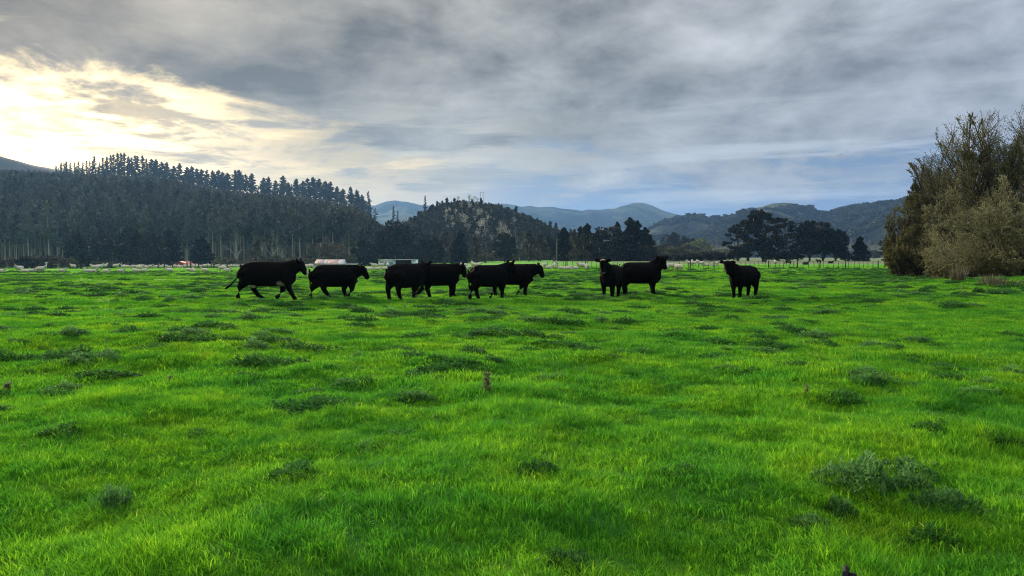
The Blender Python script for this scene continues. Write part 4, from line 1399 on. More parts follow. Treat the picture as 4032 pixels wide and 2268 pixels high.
# power pole pair on the scrub hill
M_pole = plain('grey_pole', (0.19, 0.20, 0.21), 0.8, 0.2, 0.2, 1.0)
u = (1898 - 2016) / FPX
zb = float(H_scrub.z(u, H_scrub.Y1))
o = thing('power_pole', 'twin-legged grey power pole on top of the scrub hill', 'power pole', (u * H_scrub.Y1, H_scrub.Y1, zb - 0.5))
hp = zat(757, H_scrub.Y1) - zb + 0.5
for sx in (-0.95, 0.95):
    b = MB()
    b.tube([(sx, 0, 0), (sx, 0, hp)], [0.15, 0.12], 8)
    obj('leg', b.mesh('leg', [M_pole], tint=False), o)
b = MB()
b.box((0, 0.3, hp - 0.4), (3.4, 0.16, 0.18))
obj('crossarm', b.mesh('crossarm', [M_pole], tint=False), o)
for sx in (-1.5, 0, 1.5):
    b = MB()
    b.tube([(sx, 0.3, hp - 0.27), (sx, 0.3, hp + 0.15)], [0.10, 0.07], 6)
    obj('insulator', b.mesh('insulator', [M_whitepost], tint=False), o)

# near steel post, its top just inside the frame
M_steel = plain('dark_steel', (0.006, 0.008, 0.014), 0.7, 0.2, 0.2, 20.0, 0.0)
b = MB()
x = (3362 - 2016) / FPX * 1.02
hz = zat(2236, 1.02) - float(ground_z(x, 1.02))
for k in range(3):
    a = R(90 + 120 * k)
    b.box((math.cos(a) * 0.0055, math.sin(a) * 0.0055, hz / 2 - 0.1), (0.0115, 0.0035, hz + 0.2 - 0.006 * k), a)
tag(obj('steel_post', b.mesh('steel_post', [M_steel], tint=False), None, (x, 1.02, float(ground_z(x, 1.02)))), 'dark steel fence picket top poking up close to the viewer', 'post')


# ------------------------------------------------------------------ sheds
def cladding(name, col, axis=0, pitch=0.25, var=0.15):
    m, G = new_mat(name)
    P = G.n('ShaderNodeTexCoord').outputs['Object']
    s = G.n('ShaderNodeSeparateXYZ')
    G.put(s.inputs[0], P)
    w = G.m('SINE', G.m('MULTIPLY', s.outputs[axis], 6.283 / pitch))
    nz = G.noise(P, 0.8, 4, 0.6)
    out_surf(G, bsdf(G, G.mix(nz, tuple(c * (1 - var) for c in col), tuple(c * (1 + var) for c in col)), 0.55, 0.3, w, 0.0, 0.02))
    return m


M_red = cladding('red_iron', (0.27, 0.055, 0.045))
M_zinc = cladding('zinc_roof', (0.46, 0.46, 0.48))
M_pink = cladding('faded_pink_roof', (0.44, 0.33, 0.32))
M_white = cladding('white_cladding', (0.62, 0.64, 0.68))
M_bluew = cladding('blue_white_cladding', (0.62, 0.72, 0.82))
M_blue = cladding('blue_door', (0.16, 0.27, 0.40), 2, 0.3)
M_dark = plain('shed_inside', (0.015, 0.016, 0.018), 0.9, 0.1)


def quad_part(name, verts, faces, mat, parent):
    return obj(name, np_mesh(name, verts, [np.array(f) for f in faces], [mat]), parent)


def gable_shed(name, label, px0, px1, Y, py_ridge, py_eave, depth, wall_m, roof_m, rz=0.0):
    x0, _, z0 = gpt(px0, Y)
    x1 = gpt(px1, Y)[0]
    w = (x1 - x0)
    zr, ze = zat(py_ridge, Y), zat(py_eave, Y)
    o = thing(name, label, 'shed', ((x0 + x1) / 2, Y, z0 - 0.1), rz)
    ze, zr = ze - z0, zr - z0
    h = w / 2
    d = depth
    V = [(-h, 0, 0), (h, 0, 0), (h, d, 0), (-h, d, 0), (-h, 0, ze), (h, 0, ze), (h, d, ze), (-h, d, ze), (0, 0, zr), (0, d, zr)]
    quad_part('wall', V, [[(0, 4, 5), (0, 5, 1), (4, 8, 5), (2, 6, 7), (2, 7, 3), (6, 9, 7)], [(0, 3, 7, 4), (1, 5, 6, 2)]], wall_m, o)
    for s in (-1, 1):
        a = np.array([(s * (h + 0.3), -0.3, ze - 0.18), (0.0, -0.3, zr + 0.06), (0.0, d + 0.3, zr + 0.06), (s * (h + 0.3), d + 0.3, ze - 0.18)])
        V = np.concatenate([a, a + (0, 0, 0.09)])
        quad_part('roof', V, [[(0, 1, 2, 3), (4, 5, 6, 7), (0, 1, 5, 4), (1, 2, 6, 5), (2, 3, 7, 6), (3, 0, 4, 7)]], roof_m, o)
    return o, w, ze, zr


# red shed: gable end towards the paddock
o, w, ze, zr = gable_shed('red_shed', 'small red iron shed with gable end, half hidden behind the packed sheep', 678, 734, 235, 1029.5, 1044, 7.0, M_red, M_red)
b = MB()
b.box((0, -0.03, 0.95), (1.3, 0.06, 1.9))
obj('door', b.mesh('door', [M_red], tint=False), o)

# long grey shed: roof slope towards the paddock, gable end on the right, lean-to beyond
Y = 240
x0, _, z0 = gpt(1240, Y)
x1 = gpt(1350, Y)[0]
w = x1 - x0
o = thing('grey_shed', 'long grey-roofed shed with pinkish roof sheets behind the second walking cow', 'shed', (x0, Y, z0 - 0.1))
ze, zr, gd = zat(1038, Y) - z0, zat(1022, Y) - z0, 5.5
V = [(0, 0, 0), (w, 0, 0), (w, gd, 0), (0, gd, 0), (0, 0, ze), (w, 0, ze), (w, gd, ze), (0, gd, ze), (0, gd / 2, zr), (w, gd / 2, zr)]
quad_part('wall', V, [[(1, 5, 6), (1, 6, 2), (5, 9, 6), (0, 7, 4), (0, 3, 7), (4, 7, 8)], [(0, 1, 5, 4), (2, 6, 7, 3)]], M_white, o)
sl = np.array([0, -gd / 2 - 0.3, ze - zr - 0.16])
for i, (f0, f1, m) in enumerate(((-0.02, 0.30, M_pink), (0.302, 0.42, M_zinc), (0.422, 0.80, M_pink), (0.802, 1.02, M_zinc))):
    a = np.array([(f0 * w, gd / 2, zr + 0.05), (f1 * w, gd / 2, zr + 0.05), (f1 * w, -0.3, ze - 0.12), (f0 * w, -0.3, ze - 0.12)])
    a[:, 2] += 0.015 * (i % 2)
    V = np.concatenate([a, a + (0, 0, 0.06)])
    quad_part('roof_sheet', V, [[(0, 1, 2, 3), (4, 5, 6, 7), (0, 1, 5, 4), (1, 2, 6, 5), (2, 3, 7, 6), (3, 0, 4, 7)]], m, o)
a = np.array([(-0.2, gd / 2 + 0.01, zr + 0.05), (w + 0.2, gd / 2 + 0.01, zr + 0.05), (w + 0.2, gd + 0.3, ze - 0.12), (-0.2, gd + 0.3, ze - 0.12)])
V = np.concatenate([a, a + (0, 0, 0.06)])
quad_part('rear_roof', V, [[(0, 1, 2, 3), (4, 5, 6, 7), (0, 1, 5, 4), (1, 2, 6, 5), (2, 3, 7, 6), (3, 0, 4, 7)]], M_zinc, o)
b = MB()
lw = gpt(1398, Y)[0] - x1
lt = zat(1039, Y) - z0
b.box((w + lw / 2 + 0.02, 2.0, lt / 2), (lw, 4.0, lt))
lean = obj('lean_to', b.mesh('lean_to', [M_white], tint=False), o)
b = MB()
b.box((w + lw / 2 + 0.02, 2.0, lt + 0.06), (lw + 0.3, 4.4, 0.1))
obj('lean_to_roof', b.mesh('lean_to_roof', [M_bluew], tint=False), lean)
b = MB()
b.box((w * 0.25, -0.03, 1.1), (2.4, 0.05, 2.2))
obj('door', b.mesh('door', [M_blue], tint=False), o)

# blue-white open-fronted shed
Y = 228
x0, _, z0 = gpt(1492, Y)
x1 = gpt(1634, Y)[0]
w = x1 - x0
top = zat(1022.5, Y) - z0
o = thing('open_shed', 'blue-white flat-roofed shed with one dark open bay behind the cow pair', 'shed', (x0, Y, z0 - 0.1))
for nm, c, d, m in (('wall', (w * 0.23, 0.1, top / 2), (w * 0.46, 0.2, top), M_bluew), ('end_wall', (w * 0.95, 0.1, top / 2), (w * 0.10, 0.2, top), M_bluew),
                    ('rear_wall', (w * 0.5, 6.1, top / 2), (w, 0.2, top), M_dark), ('side_wall', (-0.1, 3.15, top / 2), (0.2, 5.7, top), M_bluew), ('far_wall', (w + 0.1, 3.15, top / 2), (0.2, 5.7, top), M_bluew),
                    ('low_wall', (w * 0.50, 0.12, top * 0.22), (w * 0.08, 0.16, top * 0.44), M_bluew), ('roof', (w / 2, 3.0, top + 0.08), (w + 0.5, 6.9, 0.14), M_zinc),
                    ('roller_door', (w * 0.21, -0.03, top * 0.40), (w * 0.36, 0.06, top * 0.74), M_blue), ('bay_post', (w * 0.68, 0.12, top / 2), (0.16, 0.16, top), M_post)):
    b = MB()
    b.box(c, d)
    obj(nm, b.mesh(nm, [m], tint=False), o)

# bird against the clouds
b = MB()
b.tube([(-0.18, 0, 0), (0, 0, 0.02), (0.2, 0, 0)], [0.02, 0.06, 0.02], 6)
for s in (-1, 1):
    b.add([(-0.06, 0, 0.02), (0.09, 0, 0.02), (0.03, s * 0.26, 0.12), (-0.10, s * 0.52, 0.06)], [(0, 1, 2), (0, 2, 3)])
bx, bz = ray(3307, 611)
tag(obj('bird', b.mesh('bird', [M_dark], tint=False), None, (bx * 130, 130, EYE + bz * 130), R(60)), 'tiny dark bird flying below the grey clouds', 'bird')


# ------------------------------------------------------------------ animals: each body one continuous skin
TMP = bpy.data.scenes.new('workbench')


def skin(mb, name, voxel, smooth, mats):
    """fuse overlapping closed lofts into one continuous surface"""
    me = mb.mesh('rough', [], tint=False)
    o = bpy.data.objects.new('rough', me)
    TMP.collection.objects.link(o)
    m = o.modifiers.new('fuse', 'REMESH')
    m.mode = 'VOXEL'
    m.voxel_size = voxel
    s = o.modifiers.new('relax', 'SMOOTH')
    s.factor = 0.5
    s.iterations = smooth
    vl = TMP.view_layers[0]
    vl.update()
    dg = vl.depsgraph
    ev = o.evaluated_get(dg)
    out = bpy.data.meshes.new_from_object(ev, depsgraph=dg)
    out.name = name
    bpy.data.objects.remove(o)
    out.materials.clear()
    for mt in mats:
        out.materials.append(mt)
    out.polygons.foreach_set('use_smooth', np.ones(len(out.polygons), bool))
    return out


def verts_of(me):
    v = np.empty(len(me.vertices) * 3, np.float32)
    me.vertices.foreach_get('co', v)
    return v.reshape(-1, 3).astype(float)


def paint(me, col):
    a = me.attributes.new('coat', 'FLOAT_COLOR', 'POINT')
    a.data.foreach_set('color', np.column_stack([col, np.ones(len(col))]).astype(np.float32).ravel())


M_coat, G = new_mat('cattle_coat')
c = G.n('ShaderNodeAttribute', attribute_name='coat').outputs['Color']
P = G.n('ShaderNodeTexCoord').outputs['Object']
nz = G.noise(P, 26.0, 4, 0.7)
c = G.mix(1.0, c, G.ramp(nz, [(0.3, (0.55, 0.55, 0.55)), (0.7, (1.3, 1.3, 1.3))]), 'MULTIPLY')
out_surf(G, bsdf(G, c, 0.8, 0.03, nz, 0.0, 0.01))
M_hoof = plain('hoof', (0.012, 0.011, 0.010), 0.6, 0.2)
M_eye = plain('eye', (0.01, 0.009, 0.008), 0.15, 0.5)
M_udder = plain('udder', (0.42, 0.36, 0.20), 0.7, 0.2)

BARREL = [(-0.87, 1.06, .10, .14), (-0.85, 1.03, .20, .27), (-0.72, 0.97, .27, .36), (-0.52, 0.925, .31, .42), (-0.28, 0.905, .34, .435), (-0.02, 0.90, .365, .442), (0.25, 0.90, .36, .44), (0.46, 0.905, .33, .44),
          (0.62, 0.92, .28, .41), (0.75, 0.94, .22, .34), (0.85, 0.96, .12, .19)]
FRONT_R = [.19, .145, .076, .060, .066, .060]
HIND_R = [.27, .21, .094, .066, .068, .062]
STAND_F = [(.54, .88), (.52, .62), (.54, .34), (.52, .13), (.55, .03), (.555, -.01)]
STAND_H = [(-.58, .92), (-.54, .68), (-.74, .42), (-.70, .15), (-.665, .03), (-.66, -.01)]


def leg_pts(p):
    p = list(p)
    if len(p) == 5:
        p = p + [(p[-1][0] + 0.02, p[-1][1] - 0.02)]
    return p


def cow_mesh(seed, xs=1.0, poll=(1.02, 1.36), muzzle=(1.24, 0.92), legs=None, yaw=0.0, tail=None, ear=0.04, belly=0.0, head_y=0.0, marks=None, hump=0.0):
    b = MB()
    stretch = lambda x: -0.86 + (x + 0.86) * xs
    P = [(stretch(x), 0, z + hump * math.exp(-((x + 0.15) / 0.45) ** 2) * 0.5) for x, z, w, h in BARREL]
    b.tube(P, [w for _, _, w, _ in BARREL], 20, rad2=[h + hump * 0.4 * math.exp(-((x + 0.15) / 0.45) ** 2) + belly * math.exp(-(x / 0.4) ** 2) for x, z, w, h in BARREL])
    ch = stretch(0.62)
    # brisket, haunches, shoulders
    b.tube([(ch - .15, 0, .60), (ch + .02, 0, .62), (ch + .17, 0, .76), (ch + .18, 0, .90)], [.12, .17, .15, .09], 12)
    for s in (-1, 1):
        b.tube([(stretch(-.62), s * .10, 1.22), (stretch(-.60), s * .20, 1.0), (stretch(-.52), s * .19, .70)], [.11, .19, .15], 10, rad2=[.12, .24, .18])
        b.tube([(stretch(.46), s * .10, 1.24), (stretch(.53), s * .20, 1.0), (stretch(.56), s * .19, .72)], [.09, .14, .12], 10, rad2=[.12, .18, .14])
    # neck and head
    pl = np.array((poll[0], head_y, poll[1]))
    hd = np.array((muzzle[0] - poll[0], 0, muzzle[1] - poll[1]))
    cyw, syw = math.cos(yaw), math.sin(yaw)
    rot = lambda v: np.array((v[0] * cyw - v[1] * syw, v[0] * syw + v[1] * cyw, v[2]))
    HL = 0.54
    hd = rot(hd / np.linalg.norm(hd))
    side = rot(np.array((0, 1.0, 0)))
    back = np.cross(side, hd)
    back = back if back[0] * cyw + back[1] * syw < 0 or back[2] > 0 else -back
    n0 = np.array((stretch(.50), 0, 1.00))
    n1 = pl + hd * 0.13 - (rot(np.array((0.06, 0, 0))))
    nm = n0 * 0.45 + n1 * 0.55 + np.array((0, 0, -0.01))
    b.tube([n0, n0 * .7 + n1 * .3, nm, n1 * .8 + nm * .2, n1], [.25, .225, .19, .158, .128], 14, rad2=[.345, .32, .28, .235, .182])
    ts = [-0.06, 0.02, 0.14, 0.30, 0.50, 0.70, 0.86, 0.97, 1.03]
    ws = [.06, .108, .135, .138, .114, .096, .102, .090, .052]
    hs = [.06, .108, .148, .165, .138, .110, .104, .086, .050]
    # ring frame that follows the head's own side axis
    V, F, n = [], [], 14
    a = np.arange(n) * 2 * math.pi / n
    for t, w_, h_ in zip(ts, ws, hs):
        c0 = pl + hd * HL * t
        V.append(c0 + np.outer(np.cos(a) * w_, side) + np.outer(np.sin(a) * h_, back))
    V = np.concatenate(V)
    for i in range(len(ts) - 1):
        for j in range(n):
            F.append((i * n + j, i * n + (j + 1) % n, (i + 1) * n + (j + 1) % n, (i + 1) * n + j))
    caps = [tuple(range(n))[::-1], tuple((len(ts) - 1) * n + q for q in range(n))]
    V = np.concatenate([V, [pl + hd * HL * ts[0], pl + hd * HL * ts[-1]]])
    T3 = [(len(V) - 2, (j + 1) % n, j) for j in range(n)] + [(len(V) - 1, (len(ts) - 1) * n + j, (len(ts) - 1) * n + (j + 1) % n) for j in range(n)]
    b.add(V, F)
    b.v.append(np.zeros((0, 3)))
    b.t.append(np.zeros(0))
    b.f.append(np.array(T3) + (b.n - len(V)))
    b.k.append(np.zeros(len(T3)))
    up = np.array((0, 0, 1.0))
    for s in (-1, 1):
        e0 = pl + hd * 0.04 + side * s * .085
        b.tube([e0, e0 + side * s * .09 + up * ear * .5, e0 + side * s * .165 + up * ear * 0.8 - hd * .01, e0 + side * s * .24 + up * ear * 1.0 + hd * .02], [.036, .040, .036, .022], 10, rad2=[.036, .066, .074, .028])
    # legs
    fl, fr, hl, hr = legs or (STAND_F, STAND_F, STAND_H, STAND_H)
    fx = min(0.0, stretch(.55) - .55)
    for s, p in ((1, fl), (-1, fr)):
        p = [(x + fx, z) for x, z in leg_pts(p)]
        ys = [.17, .165, .15, .145, .145, .145]
        b.tube([(x, s * y, z) for (x, z), y in zip(p, ys)], FRONT_R, 12, rad2=[r * 1.15 for r in FRONT_R])
    for s, p in ((1, hl), (-1, hr)):
        p = leg_pts(p)
        ys = [.15, .17, .155, .15, .15, .15]
        b.tube([(x, s * y, z) for (x, z), y in zip(p, ys)], HIND_R, 12, rad2=[r * 1.1 for r in HIND_R])
    # tail
    tl = tail or [(-.84, 1.26), (-.93, 1.14), (-.935, .85), (-.91, .60), (-.90, .48), (-.89, .36)]
    k = len(tl)
    b.tube([(x, 0.02 * math.sin(i), z) for i, (x, z) in enumerate(tl)], [.05, .036] + [.030] * (k - 4) + [.048, .024], 8)
    me = skin(b, 'cow', 0.0195, 3, [M_coat])
    v = verts_of(me)
    rng = np.random.default_rng(seed)
    col = np.tile((0.0026, 0.0025, 0.0030), (len(v), 1)) * rng.uniform(0.85, 1.2)
    mz = pl + hd * HL * 0.99
    for cpt, rad, rgb in (marks or []):
        cpt = {'poll': pl + hd * 0.03, 'brow': pl + hd * 0.11 + back * .10, 'chin': mz - hd * .03 - back * .06, 'nose': mz}.get(cpt, cpt) if isinstance(cpt, str) else np.array(cpt)
        d = np.linalg.norm(v - cpt, axis=1) + fbm(v[:, 0] * 14, v[:, 2] * 14, 3, 2) * 0.05
        w = 1 - sstep(d, rad * 0.65, rad)
        col = col * (1 - w[:, None]) + np.array(rgb) * w[:, None]
    paint(me, col)
    return me, pl, hd, side, back


def make_cow(px, py, s, psi, label, udder=None, eyes=True, **kw):
    x, y, _ = gpt(px, (EYE - 0.03) * FPX / (py + 8 - 1010.0))
    me, pl, hd, side, back = cow_mesh(int(px), **kw)
    o = thing('cow', label, 'cow', (x, y, float(ground_z(x, y)) + 0.012), R(psi), 'black cattle crossing the paddock', s * 0.955)
    obj('body', me, o)
    for sg in (-1, 1):
        e = pl + hd * 0.16 + side * sg * 0.124 + back * 0.05
        b = MB()
        b.tube([e - side * sg * .03, e - side * sg * .012, e + side * sg * .008, e + side * sg * .014], [.012, .022, .018, .006], 8)
        obj('eye', b.mesh('eye', [M_eye], smooth=True, tint=False), o)
    if udder:
        b = MB()
        b.tube([(udder[0], 0, udder[1] + .08), (udder[0], 0, udder[1]), (udder[0], 0, udder[1] - .06)], [.09, .12, .05], 10)
        obj('udder', b.mesh('udder', [M_udder], smooth=True, tint=False), o)
    return o


PINKISH = (0.26, 0.22, 0.20)
make_cow(1040, 1179, 1.02, 0, 'largest black cow striding with tail swinging out behind, white patch behind its elbow', udder=(-.40, .47), xs=1.15, poll=(1.22, 1.36), muzzle=(1.47, 0.98), ear=0.10, hump=0.05,
         legs=([(.70, .88), (.64, .62), (.60, .31), (.46, .13), (.37, .05)], [(.80, .88), (.85, .62), (.95, .36), (1.08, .12), (1.15, .01)], [(-.52, .92), (-.38, .66), (-.44, .37), (-.28, .15), (-.12, .04)],
               [(-.55, .92), (-.60, .68), (-.83, .43), (-.89, .15), (-.90, .02)]),
         tail=[(-.82, 1.24), (-.93, 1.02), (-1.0, .76), (-1.18, .55), (-1.30, .45), (-1.42, .37)], marks=[((.63, -.25, .50), .19, (0.40, 0.30, 0.27)), ('chin', .085, (.45, .42, .42))])
make_cow(1316, 1173, 0.97, 14, 'young black cow walking with lowered head right behind the largest one', xs=1.0, poll=(1.02, 1.24), muzzle=(1.26, 0.84), ear=0.10,
         legs=([(.50, .88), (.42, .60), (.36, .33), (.42, .12), (.45, .02)], [(.62, .88), (.66, .60), (.66, .34), (.54, .15), (.46, .04)], [(-.5, .92), (-.38, .66), (-.40, .38), (-.25, .14), (-.16, .02)],
               [(-.6, .92), (-.58, .68), (-.84, .42), (-.90, .14), (-.90, .01)]))
make_cow(1598, 1181, 0.97, 50, 'bulky black cow seen from its hindquarters, overlapping the cow with a white poll tuft', xs=1.0, poll=(1.0, 1.34), muzzle=(1.22, 0.92), ear=0.12, belly=0.03,
         legs=([(.54, .88), (.52, .62), (.54, .34), (.52, .13), (.55, .02)], [(.50, .88), (.40, .62), (.36, .36), (.26, .16), (.20, .04)], STAND_H, [(-.5, .92), (-.40, .66), (-.52, .40), (-.44, .15), (-.38, .02)]))
make_cow(1722, 1172, 0.97, 22, 'black cow with a small white tuft between its ears, head hanging low', xs=1.0, poll=(0.97, 1.30), muzzle=(1.14, 0.84), ear=0.08,
         legs=([(.62, .88), (.66, .62), (.72, .36), (.70, .14), (.75, .02)], [(.55, .88), (.55, .62), (.52, .34), (.50, .13), (.50, .01)], [(-.55, .92), (-.45, .66), (-.56, .40), (-.73, .20), (-.86, .08)],
               [(-.5, .92), (-.36, .66), (-.46, .38), (-.38, .14), (-.34, .02)]), marks=[('poll', .09, (.55, .52, .50))])
make_cow(1926, 1177, 0.93, 32, 'black cow walking nearer the viewer, its raised ears showing over its companion\'s back', xs=0.98, poll=(0.98, 1.40), muzzle=(1.2, 1.0), ear=0.14,
         legs=([(.5, .88), (.42, .62), (.36, .36), (.24, .16), (.17, .05)], [(.56, .88), (.55, .62), (.55, .34), (.53, .13), (.55, .01)], [(-.5, .92), (-.40, .66), (-.52, .40), (-.46, .15), (-.40, .02)],
               [(-.6, .92), (-.62, .68), (-.86, .42), (-.94, .15), (-.96, .02)]))
make_cow(2016, 1166, 0.94, 5, 'black cow heading off with lowered nose, third pair, half covered by its companion', xs=1.0, poll=(1.10, 1.27), muzzle=(1.29, 0.84), ear=0.12,
         legs=([(.50, .88), (.44, .62), (.40, .34), (.28, .16), (.22, .06)], [(.56, .88), (.56, .62), (.55, .34), (.53, .13), (.55, .01)], [(-.5, .92), (-.38, .66), (-.50, .40), (-.40, .15), (-.34, .02)],
               [(-.6, .92), (-.56, .68), (-.76, .42), (-.72, .15), (-.69, .01)]))
make_cow(2408, 1171, 0.96, -114, 'black cow with a blond poll facing the viewer head on', xs=0.95, poll=(0.98, 1.52), muzzle=(1.13, 1.08), yaw=R(24), ear=0.03, head_y=-0.06,
         legs=(STAND_F, [(.55, .88), (.56, .62), (.60, .34), (.59, .13), (.62, .01)], [(-.5, .92), (-.40, .66), (-.52, .40), (-.46, .15), (-.42, .02)], STAND_H),
         marks=[('poll', .15, (.42, .34, .20)), ('brow', .14, (.46, .36, .22)), ('nose', .085, PINKISH)])
make_cow(2520, 1158, 1.02, 9, 'tall black cow standing side on with its head raised and turned to look back', xs=1.0, poll=(0.90, 1.55), muzzle=(1.10, 1.13), yaw=R(-72), ear=0.02, head_y=-0.05,
         legs=([(.54, .88), (.53, .62), (.56, .34), (.58, .13), (.62, .01)], [(.52, .88), (.50, .62), (.50, .34), (.53, .13), (.57, .01)], [(-.5, .92), (-.42, .66), (-.58, .40), (-.54, .15), (-.50, .02)], STAND_H))
make_cow(2926, 1167, 0.95, -140, 'single black cow standing apart and staring at the viewer', xs=0.93, poll=(0.98, 1.50), muzzle=(1.15, 1.06), yaw=R(50), ear=0.02, head_y=-0.10,
         legs=(STAND_F, STAND_F, STAND_H, [(-.55, .92), (-.48, .68), (-.66, .42), (-.62, .15), (-.58, .01)]))

# ------------------------------------------------------------------ sheep
M_wool, G = new_mat('wool')
c = G.n('ShaderNodeAttribute', attribute_name='coat').outputs['Color']
P = G.n('ShaderNodeTexCoord').outputs['Object']
nz = G.noise(P, 22.0, 4, 0.7)
out_surf(G, bsdf(G, G.mix(1.0, c, G.ramp(nz, [(0.3, (0.78, 0.78, 0.78)), (0.7, (1.1, 1.1, 1.1))]), 'MULTIPLY'), 0.95, 0.05, nz, 0.0, 0.03))


def sheep_mesh(pose, dark=False):
    b = MB()
    z0 = {'stand': 0.56, 'graze': 0.56, 'lie': 0.27}[pose]
    b.tube([(-.52, 0, z0 + .02), (-.45, 0, z0), (-.25, 0, z0), (.05, 0, z0), (.3, 0, z0 + .02), (.44, 0, z0 + .04), (.5, 0, z0 + .06)], [.08, .2, .26, .28, .25, .18, .08], 14, rad2=[.08, .21, .26, .27, .26, .2, .1])
    if pose == 'graze':
        hb, he = np.array((.55, 0, .52)), np.array((.78, 0, .12))
        b.tube([(.34, 0, .64), hb, (.66, 0, .34)], [.17, .12, .08], 10)
        b.tube([(.63, 0, .40), (.68, 0, .30), (.75, 0, .16), he], [.06, .09, .065, .045], 10)
        ep = np.array((.64, 0, .38))
    else:
        hb = np.array((.56, 0, z0 + .30))
        b.tube([(.32, 0, z0 + .08), (.47, 0, z0 + .2), hb], [.2, .14, .10], 10)
        b.tube([hb + (-.06, 0, .02), hb + (.02, 0, .04), hb + (.13, 0, -.02), hb + (.22, 0, -.07)], [.07, .10, .075, .05], 10)
        ep = hb + (-.01, 0, .05)
    for s in (-1, 1):
        b.tube([ep + (0, s * .05, 0), ep + (-.01, s * .13, .0), ep + (-.01, s * .19, -.03)], [.03, .045, .02], 6)
    if pose != 'lie':
        for s in (-1, 1):
            b.tube([(.33, s * .12, .5), (.33, s * .12, .22), (.34, s * .12, 0)], [.08, .045, .04], 8)
            b.tube([(-.36, s * .12, .5), (-.40, s * .12, .25), (-.37, s * .12, 0)], [.1, .05, .04], 8)
    else:
        for s in (-1, 1):
            b.tube([(.36, s * .18, .14), (.52, s * .17, .06), (.42, s * .2, .04)], [.07, .05, .04], 8)
    b.tube([(-.50, 0, z0 + .1), (-.56, 0, z0), (-.57, 0, z0 - .12)], [.04, .05, .03], 6)
    me = skin(b, 'sheep_' + pose, 0.03, 2, [M_wool])
    v = verts_of(me)
    wool = np.tile((0.54, 0.51, 0.46), (len(v), 1))
    face = np.array((0.36, 0.32, 0.27))
    legs = np.array((0.22, 0.19, 0.16))
    w = sstep(v[:, 0], .62, .70) if pose != 'graze' else (1 - sstep(v[:, 2], .22, .34)) * sstep(v[:, 0], .55, .62)
    col = wool * (1 - w[:, None]) + face * w[:, None]
    if pose != 'lie':
        w = 1 - sstep(v[:, 2], .18, .30)
        w = w * (v[:, 0] < .5)
        col = col * (1 - w[:, None]) + legs * w[:, None]
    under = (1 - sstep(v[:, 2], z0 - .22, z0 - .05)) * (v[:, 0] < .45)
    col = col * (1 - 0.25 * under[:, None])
    paint(me, col)
    return me


SHEEP = {p: sheep_mesh(p) for p in ('stand', 'graze', 'lie')}
M_darkwool = plain('dark_wool', (0.02, 0.02, 0.022), 0.95, 0.05)


def sheep(px, pose, deg, label, Y=None, py=None, group=None, s=1.0, dark=False):
    if Y is None:
        x, y = hit(px, py)
        z = float(ground_z(x, y))
    else:
        x, y, z = gpt(px, Y)
    if not dark:
        s *= 0.80 if pose == 'lie' else 0.92
    o = obj('sheep' if not dark else 'dark_sheep', SHEEP[pose], None, (x, y, z - (0.03 if pose == 'lie' else 0.01)), R(deg), s)
    tag(o, label, 'sheep', group)
    if dark:
        o.material_slots[0].link = 'OBJECT'
        o.material_slots[0].material = M_darkwool
    return o


POSTXT = {'stand': 'standing', 'graze': 'grazing', 'lie': 'lying'}
rs = np.random.default_rng(12)
# scattered over the crest on the left, in order from the picture's edge inwards
crest = [(5, 'lie', 0, 92), (78, 'stand', 250, 95), (99, 'lie', 180, 93), (124, 'lie', 0, 95), (141, 'lie', 10, 96), (160, 'stand', 8, 92), (245, 'lie', 6, 96), (289, 'stand', 170, 125), (345, 'lie', 185, 95), (368, 'lie', 0, 96), (374, 'stand', 190, 104), (391, 'stand', 40, 110),
         (411, 'stand', 60, 120), (418, 'lie', 0, 93), (457, 'stand', 10, 125), (476, 'lie', 0, 96), (535, 'lie', 180, 97), (551, 'stand', 0, 104), (566, 'lie', 20, 96)]
for i, (px, pose, deg, Y) in enumerate(crest):
    Y = Y - 4 if Y < 100 else Y - 2
    lab = 'white sheep %s on the grassy crest, %s from the outer end of that scattered line' % (POSTXT[pose], ORD[i])
    if px == 160:
        lab = 'large white sheep standing in profile by the white T-shaped post'
    sheep(px, pose, deg, lab, Y=Y, group='sheep scattered on the crest')
near = [(667, 'lie', 200, 94, 'white sheep lying alone in front of the red shed'), (763, 'lie', 120, 90, 'white sheep with its head up half behind a dark weed, before the sheep fence'), (745, 'lie', 0, 99, 'flat lying white sheep just left of the one behind the dark weed'),
        (806, 'lie', 190, 92, 'white sheep lying before the sheep fence, rounded back, midway to the largest cow'), (877, 'graze', 185, 95, 'white sheep grazing over another that lies at its feet'), (893, 'lie', 5, 91, 'white sheep lying at the feet of the grazing one')]
for px, pose, deg, Y, lab in near:
    sheep(px, pose, deg, lab, Y=Y, group='sheep before the fence')
# the packed row behind the sheep fence
row = [488, 500, 513, 524, 537, 547, 559, 570, 582, 593, 604, 617, 629, 641, 652, 663, 672, 684, 694, 703, 712, 722, 731, 742, 750, 760, 769, 780, 790, 801, 808, 818, 829]
for i, px in enumerate(row):
    pose = 'graze' if i % 7 == 3 else 'stand'
    sheep(px, pose, rs.choice([0, 180, 15, 195, 30, 160]) + rs.normal() * 8, 'white sheep in the packed row behind the fence, %s from the row\'s outer end' % ORD[i], Y=150 + rs.uniform(-5, 9), group='sheep packed behind the fence', s=rs.uniform(0.98, 1.12))
for i, (px, pose, deg) in enumerate([(855, 'stand', 8), (881, 'stand', 15), (901, 'stand', 5), (913, 'stand', 20), (926, 'stand', 10), (938, 'graze', 10), (950, 'stand', 15), (959, 'stand', 0), (968, 'stand', 12), (978, 'stand', 8), (988, 'stand', 15)]):
    sheep(px, pose, deg, 'white sheep walking in file toward the largest cow, %s in the file' % ORD[i], Y=152 + 2 * (i % 3), group='sheep walking in file')
